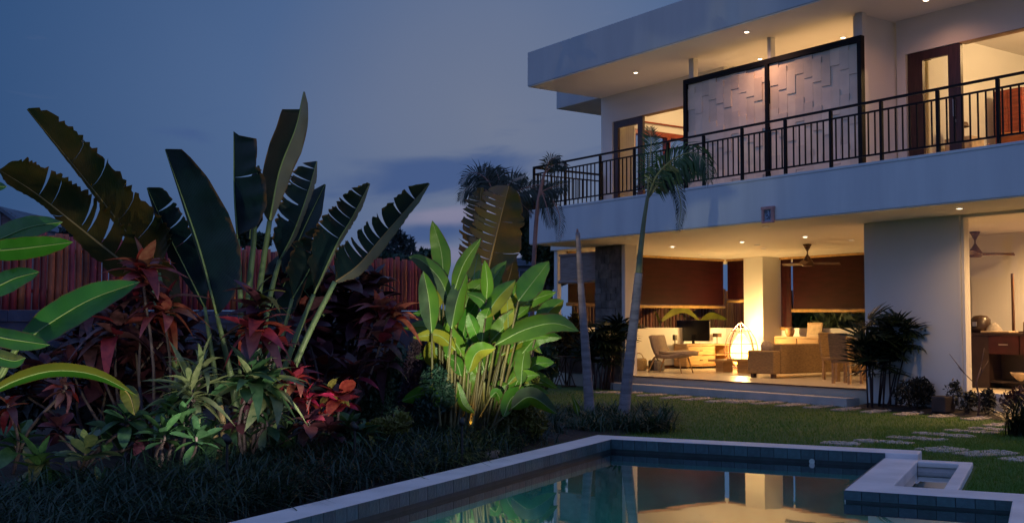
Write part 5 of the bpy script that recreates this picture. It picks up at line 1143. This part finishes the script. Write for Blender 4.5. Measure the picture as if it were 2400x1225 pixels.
trunk(pa, [(1497, 640), (1501, 590), (1509, 520), (1518, 460)], YP, [8, 6.5, 5.2, 4], 'palm_crownshaft', name='crownshaft')
frond(pa, [(1518, 465), (1540, 410), (1580, 372), (1625, 358), (1655, 385), (1664, 425)], YP, YP-.6, 66, 'palm_leaf', 1, 1.25, 54)
frond(pa, [(1518, 465), (1555, 420), (1580, 425), (1596, 480), (1590, 535)], YP, YP-.3, 46, 'palm_dark', 2, 1.0)
frond(pa, [(1518, 462), (1520, 400), (1526, 340), (1522, 300)], YP, YP+.2, 40, 'palm_leaf', 3, .1, 36)
frond(pa, [(1518, 465), (1545, 420), (1590, 395), (1635, 400)], YP, YP+.3, 54, 'palm_leaf', 5, 1.2, 40)
pb1 = thing('palm_stump', 'bare grey palm trunk cut off at the top beside the leaning palm', 'palm', atY(1384, 990, YP))
trunk(pb1, [(1384, 1000), (1380, 930), (1371, 800), (1362, 680), (1354, 545)], YP, [12, 11.5, 9.6, 7.6, 5], rings=26)
trunk(pb1, [(1354, 552), (1353, 536)], YP, [5, 1.5], 'thin_bark', name='tip')
pc1 = thing('slim_palm', 'slim dark stemmed palm in front of the left end of the balcony', 'palm', atY(1246, 900, 20))
trunk(pc1, [(1244, 905), (1248, 700), (1254, 560), (1262, 470), (1276, 405)], 20, [6, 5.5, 5, 4.5, 3], 'thin_bark')
for k, pts in enumerate(([(1274, 410), (1290, 375), (1312, 368)], [(1274, 410), (1300, 385), (1330, 388)], [(1268, 450), (1295, 470), (1312, 510), (1308, 560)], [(1268, 450), (1290, 440), (1330, 430)], [(1268, 445), (1280, 480), (1292, 530)])): frond(pc1, pts, 20, 19.8, 26 if k < 2 else 40, 'palm_dark', 40+k, .9, 26, 'thin_bark', rr_=2)
pd1 = thing('fan_palm', 'dark palm with spreading fronds behind the olive banana leaves', 'palm', atY(1180, 900, 21))
trunk(pd1, [(1180, 905), (1178, 700), (1172, 560), (1165, 470)], 21, [7, 6, 6, 5], 'thin_bark')
for k, pts in enumerate(([(1165, 470), (1140, 420), (1105, 405), (1080, 430)], [(1165, 470), (1130, 440), (1095, 440), (1078, 470)], [(1165, 470), (1170, 425), (1160, 395)], [(1165, 470), (1195, 430), (1230, 412)], [(1165, 470), (1205, 450), (1250, 440), (1285, 470)], [(1165, 475), (1210, 470), (1245, 500)], [(1165, 470), (1150, 430), (1130, 390)], [(1165, 475), (1230, 440), (1290, 430)])): frond(pd1, pts, 21, 21.2, 46, 'palm_dark', 60+k, .7, 34, 'thin_bark', rr_=2)

# --- background trees and houses
def tree(name, label, u, Y, vtop, vbot, clumps, leaf, mt, seed, tr=.12, narrow=.5):
    B = atY(u, 0, Y); B.z = 0; t = thing(name, label, 'tree', B); k = px_scale(Y); cl = []
    for (cu, cv, ru, rv, n) in clumps: P = atY(cu, cv, Y)-B; cl.append((tuple(P), (ru*k, ru*k, rv*k), n))
    foliage('crown', mt, cl, leaf, t, seed, narrow)
    top = Vector(cl[0][0]); MB().tube([(0, 0, -.1), tuple(top*.5+Vector((.1, 0, 0))), tuple(top)], [tr, tr*.7, tr*.3], 8).build('trunk', 'bark', t, True)
    for c in cl[1:]: MB().tube([tuple(top*.55), tuple((Vector(c[0])+top*.5)/1.7), c[0]], [tr*.45, tr*.3, tr*.12], 6).build('limb', 'bark', t, True)
tree('feathery_tree', 'thin feathery tree beyond the right part of the bamboo fence', 925, 40, 0, 0, [(925, 590, 30, 34, 500), (895, 600, 22, 22, 260), (955, 585, 24, 34, 300), (930, 555, 22, 18, 200)], .3, 'tree_leaf_blue', 1, narrow=.2)
tree('leafy_tree', 'dark leafy tree behind the house left of the grey blind', 1275, 32, 0, 0, [(1285, 600, 34, 44, 1500), (1240, 560, 26, 50, 900), (1300, 640, 24, 40, 700), (1225, 500, 24, 44, 500), (1260, 500, 40, 40, 700)], .28, 'tree_leaf', 2, .2)
tree('leafy_tree', 'small dark tree top just above the left fence under the banana leaf', 168, 30, 0, 0, [(168, 535, 20, 14, 260), (155, 545, 14, 12, 160)], .22, 'tree_leaf_blue', 3)
tree('leafy_tree', 'low leafy bush top behind the fence between the bird of paradise stalks', 590, 26, 0, 0, [(575, 560, 18, 20, 300), (612, 565, 22, 18, 300)], .2, 'tree_leaf', 4)
tree('leafy_tree', 'teal tinted leafy mound over the fence left of the heliconias', 925, 27, 0, 0, [(925, 612, 36, 14, 420), (890, 605, 22, 12, 200), (1000, 600, 26, 18, 300)], .2, 'shrub_teal', 5)
for k_, (uu, lb) in enumerate(((( 1850, 1900), 'dark leafy shrub outside the left half of the back window'), ((1950, 1995, 2030), 'yellowish green leafy shrub outside the right half of the back window'))):
    o = thing('window_shrub', lb, 'shrub', atT(uu[0], 800, 8.85)); o.location.z = 0
    foliage('foliage', ('leaf_green', 'leaf_sage')[k_], [(tuple(atT(u_, 752-8*(i_ % 2), 8.85)-o.location), (.45, .32, .38), 260) for i_, u_ in enumerate(uu)], .34, o, 90+k_, .22)
    for u_ in uu: MB().tube([(0, 0, -.02), tuple(atT(u_, 760, 8.85)-o.location)], [.02, .01], 5).build('stem', 'stem_brown', o, True)
bl2 = thing('banana_plant', 'drooping pale banana leaves outside the left living room windows', 'plant', H(-2.05, 5.6, 0))
for k, (pts, ww) in enumerate((([(1548, 752), (1575, 730), (1605, 724), (1642, 752)], .13), ([(1640, 752), (1665, 738), (1705, 748)], .12), ([(1548, 765), (1543, 748), (1534, 727)], .09))):
    c = cr(pts, 12); mb = MB(); P = [atS(p[0], p[1], -2.05) for p in c]
    for i_, p in enumerate(P):
        t_ = i_/12; w_ = ww*math.sin(PI*min(1, .08+.92*t_))**.7*(1 if i_ < 12 else .05)
        mb.v += [tuple(p+Vector((0, 0, -w_))+HE*.1*w_), tuple(p), tuple(p+Vector((0, 0, w_*.7))+HE*.25*w_)]
        for q in range(3): mb.uv[i_*3+q] = (t_, abs(q-1))
        if i_: a = (i_-1)*3; mb.f += [(a, a+1, a+4, a+3), (a+1, a+2, a+5, a+4)]; mb.m += [0, 0]
    wpart(mb.build('leaf', 'heliconia_yellow', None, True), bl2)
    B_ = bl2.location + HN*(.1*k); wpart(MB().tube([Vector(q) for q in cr([tuple(B_), tuple((B_+P[0])/2+HN*.05), tuple(P[0])], 8)], .02, 6).build('stalk', 'stalk_tan', None, True), bl2)
k = px_scale(34)
fh = thing('brick_house', 'gable end of a pale brick house beyond the fence at the left edge', 'house', atY(0, 640, 34))
k = px_scale(34)
zc_ = atY(0, 540, 34).z; fh.location = (atY(-60, 640, 34).x, 34, 0)
def gx(u): return atY(u, 540, 34).x - fh.location.x
ztop = atY(0, 488, 34).z; zeave = atY(60, 528, 34).z
mb = MB(); i = 0
mb.v = [(gx(-140), 0, 0), (gx(62), 0, 0), (gx(62), 0, zeave), (gx(2), 0, ztop), (gx(-140), 0, zeave-.6), (gx(-140), 6, 0), (gx(62), 6, 0), (gx(62), 6, zeave), (gx(2), 6, ztop), (gx(-140), 6, zeave-.6)]
mb.f = [(0, 1, 2, 3, 4), (9, 8, 7, 6, 5), (1, 6, 7, 2), (0, 4, 9, 5)]; mb.m = [0]*4; mb.build('wall', 'brick', fh)
z = zeave-1.5
while z < ztop:
    xr = gx(60) if z < zeave else gx(2)+(gx(60)-gx(2))*(ztop-z)/(ztop-zeave); MB().box(gx(3), xr, -.02, -.001, z, z+.075).build('brick_course', 'brick', fh); z += .09
mb = MB(); mb.quad((gx(2), -.2, ztop+.05), (gx(66), -.2, zeave-.02), (gx(66), 6.2, zeave-.02), (gx(2), 6.2, ztop+.05)); mb.quad((gx(-150), -.2, zeave-.65), (gx(2), -.2, ztop+.05), (gx(2), 6.2, ztop+.05), (gx(-150), 6.2, zeave-.65)); o = mb.build('roof', 'roof_blue', fh); so_ = o.modifiers.new('s', 'SOLIDIFY'); so_.thickness = .1
MB().box(gx(0)-.08, gx(3), -.05, -.002, zeave-1.6, ztop-.05).build('corner_post', 'far_wall', fh)
nb = thing('neighbour_house', 'pale blue roofed house far behind between the banana leaf and the villa', 'house', (0, 0, 0)); Yf = 60
nb.location = (atY(1212, 640, Yf).x, Yf, 0)
def nz_(v): return atY(1212, v, Yf).z
hw = 34*px_scale(Yf)
MB().box(-hw, hw, 0, 6, 0, nz_(624)).build('wall', 'far_wall', nb); MB().box(-hw*1.2, hw*1.2, -.5, 6.5, nz_(624)+.003, nz_(612)).poly([(-hw, 0), (hw, 0), (hw, 6), (-hw, 6)], nz_(612)+.002, nz_(604)).build('roof', 'roof_blue', nb, bevel=.02)
for x_ in (-.35, .35): 
    o = MB().box(x_*hw*1.4-.3, x_*hw*1.4+.3, -.05, -.003, nz_(652), nz_(632)).build('window', 'far_wall', nb); MB().box(x_*hw*1.4-.24, x_*hw*1.4+.24, -.06, -.052, nz_(650), nz_(634)).build('pane', 'window_dark', o)

# ------------------------------------------------------------------ grass (stuff)
def blades(name, mt, pos, h, wd, bend, seed, seg=1, lean=None):
    rg = np.random.default_rng(seed); n = len(pos); a = rg.random(n)*2*PI; hh = h*(.6+.7*rg.random(n)); ww = wd*(.7+.6*rg.random(n))
    d = np.stack([np.cos(a), np.sin(a), np.zeros(n)], 1); s_ = np.stack([-np.sin(a), np.cos(a), np.zeros(n)], 1); bd = bend*(.4+1.0*rg.random(n))
    V = []; 
    for k in range(seg+1):
        t = k/seg if seg > 0 else 0
        c = pos + d*(hh*bd*t*t)[:, None] + np.array((0, 0, 1.0))*(hh*(t-.45*bd*t*t*1.3))[:, None]
        if k < seg: V += [c-s_*(ww*(1-.5*t))[:, None]*.5, c+s_*(ww*(1-.5*t))[:, None]*.5]
        else: V += [c]
    nv = 2*seg+1; V = np.stack(V, 1); base_ = np.arange(n)[:, None]*nv
    me = bpy.data.meshes.new(name); me.vertices.add(n*nv); me.vertices.foreach_set('co', V.reshape(-1)); 
    loops = []; tot = []
    per = []
    for k in range(seg-1): per.append([2*k, 2*k+1, 2*k+3, 2*k+2])
    per.append([2*seg-2, 2*seg-1, 2*seg])
    idx = np.concatenate([np.array(p) for p in per]); L_all = (base_+idx[None, :]).reshape(-1).astype(np.int32)
    lt = np.tile(np.array([len(p) for p in per], dtype=np.int32), n); ls = np.concatenate([[0], np.cumsum(lt)[:-1]]).astype(np.int32)
    me.loops.add(len(L_all)); me.loops.foreach_set('vertex_index', L_all); me.polygons.add(len(lt)); me.polygons.foreach_set('loop_start', ls); me.polygons.foreach_set('loop_total', lt)
    me.materials.append(M[mt]); me.update(); o = bpy.data.objects.new(name, me); col.objects.link(o); o['kind'] = 'stuff'; return o
def scatter_px(n, u0, u1, v0, v1, z, seed, test=None):
    rg = np.random.default_rng(seed); out_ = []
    uu = u0+(u1-u0)*rg.random(n); vv = v0+(v1-v0)*rg.random(n)
    for u, v in zip(uu, vv):
        p = atz(u, v, z)
        q = p-PO; a, b2 = q.dot(PE), q.dot(PN)
        if -.03 < a < 3.72 and b2 < .02: continue
        if 3.68 < a < 4.25 and b2 < -.36: continue
        if a < 5.0 and a > -.03 and b2 < -2.5: continue
        hq = p-HO; 
        if hq.dot(HN) > 1.28 and hq.dot(HE) > .8: continue
        if hq.dot(HN) > 1.0 and hq.dot(HE) > 7.5: continue
        out_.append(tuple(p))
    return np.array(out_)
pos = np.concatenate([scatter_px(46000, 1230, 2420, 915, 1060, LZ, 1), scatter_px(22000, 2050, 2420, 1000, 1160, LZ, 2), scatter_px(3000, 1000, 1450, 1040, 1080, LZ, 3)])
blades('lawn_grass', 'grass_blade', pos, .045, .010, .5, 4)
rg = np.random.default_rng(9); n = 15000
a_ = -.02-2.3*rg.random(n)**1.15; b_ = -9.5+9.2*rg.random(n)
tuft = np.stack([a_, b_], 1); cl = np.stack([-.25-1.9*rg.random(340)**1.1, -9.5+9.2*rg.random(340)], 1); ci = rg.integers(0, 340, n); tuft = .8*(cl[ci]+rg.normal(size=(n, 2))*.06) + .2*tuft
pos = np.array([tuple(PL(x_, y_, .07+min(.08, -x_*.06))) for x_, y_ in tuft if x_ < -.06])
blades('border_grass', 'border_grass', pos, .34, .014, 1.25, 10, 4)
def grass_px(name, cl_px, per, h, wd, mt, seed, spread=.16):
    rg = np.random.default_rng(seed); P = []
    for u, v in cl_px:
        c = atz(u, v, LZ)
        for k in range(per): P.append((c.x+rg.normal()*spread*.5, c.y+rg.normal()*spread*.5, LZ))
    return blades(name, mt, np.array(P), h, wd, 1.1, seed, 4)
rn = random.Random(4)
grass_px('liriope_border', [(rn.uniform(1290, 1560), rn.uniform(975, 1016)) for _ in range(44)], 70, .38, .018, 'liriope', 21)
grass_px('liriope_border', [(rn.uniform(1225, 1300), rn.uniform(1010, 1040)) for _ in range(10)], 60, .34, .016, 'border_grass', 22)
grass_px('liriope_border', [(rn.uniform(960, 1040), rn.uniform(1020, 1050)) for _ in range(12)], 70, .34, .016, 'border_grass', 24)
ec = thing('grass_clump', 'spiky dark grass clump at the right edge beside the curved path', 'plant', atz(2398, 1022, LZ))
P_ = np.array([(rng.normal()*.09, rng.normal()*.09, 0) for _ in range(260)]); o = blades('blades', 'rhapis_leaf', P_, .62, .02, .9, 23, 4); o.parent = ec
o = thing('young_plant', 'single pale young leaf rising among the grass at the foot of the cut palm', 'plant', atz(1352, 990, LZ))
add_leaf(o, [(1356, 975), (1350, 950), (1340, 925)], 15.6, 15.6, w((0, 2), (.4, 9), (1, .5)), w((0, 2), (.4, 8), (1, .5)), .05, -.05, seed=90, mats=('heliconia_leaf', 'rib_pale', 'heliconia_leaf'), n=10)

# ------------------------------------------------------------------ garden spotlights
def garden_spot(label, P, aim, energy, color=(1, .85, .55), angle=100, h=.13):
    o = thing('garden_spotlight', label, 'garden light', P, 0, 'garden spotlights in the planting')
    d = (Vector(aim)-Vector(P)-Vector((0, 0, h))).normalized(); e_ = d.to_track_quat('-Z', 'Y').to_euler()
    MB().tube([(0, 0, -.1), (0, 0, h-.03)], .012, 6).build('stake', 'lamp_black', o)
    c = MB().lathe([(.0, .035), (.026, .035), (.03, -.045), (.026, -.045), (.024, -.03), (0, -.03)], 12).build('head', 'lamp_black', o, True); c.location = (0, 0, h); c.rotation_euler = e_
    MB().lathe([(0, -.034), (.023, -.034)], 12).build('lens', 'garden_glow', c)
    lamp('bulb', 'SPOT', energy, color, o, Vector((0, 0, h))+d*.075, .03, e_, angle, .7)
garden_spot('small black garden spotlight hidden in front of the bright heliconias', PL(-.24, -3.0, .10), atY(1140, 725, 13.2), 340, (.95, .95, .60), 60, .42)
garden_spot('small black garden spotlight glowing inside the heliconia stems', atz(1102, 1040, .1)+Vector((0, .15, 0)), atY(1110, 800, 13.3), 22, (1, .55, .14), 140)
garden_spot('small black garden spotlight at the left edge under the big smooth leaves', Vector((-2.7, 5.6, .14)), atY(110, 720, 8.1), 230, (1, .94, .55), 60, .3)
garden_spot('small black garden spotlight in the grass before the bird of paradise', PL(-.75, -4.1, .12), atY(640, 790, 11.0), 58, (1, .90, .70), 105, .42)
garden_spot('small black garden spotlight in the grass left of the bird of paradise', PL(-.95, -5.6, .13), atY(330, 730, 10.6), 66, (1, .90, .70), 110, .42)
garden_spot('small black garden spotlight on the lawn below the olive banana leaves', atz(1190, 1012, LZ), atY(1150, 540, 16.4), 190, (1, .75, .35), 80, .15)
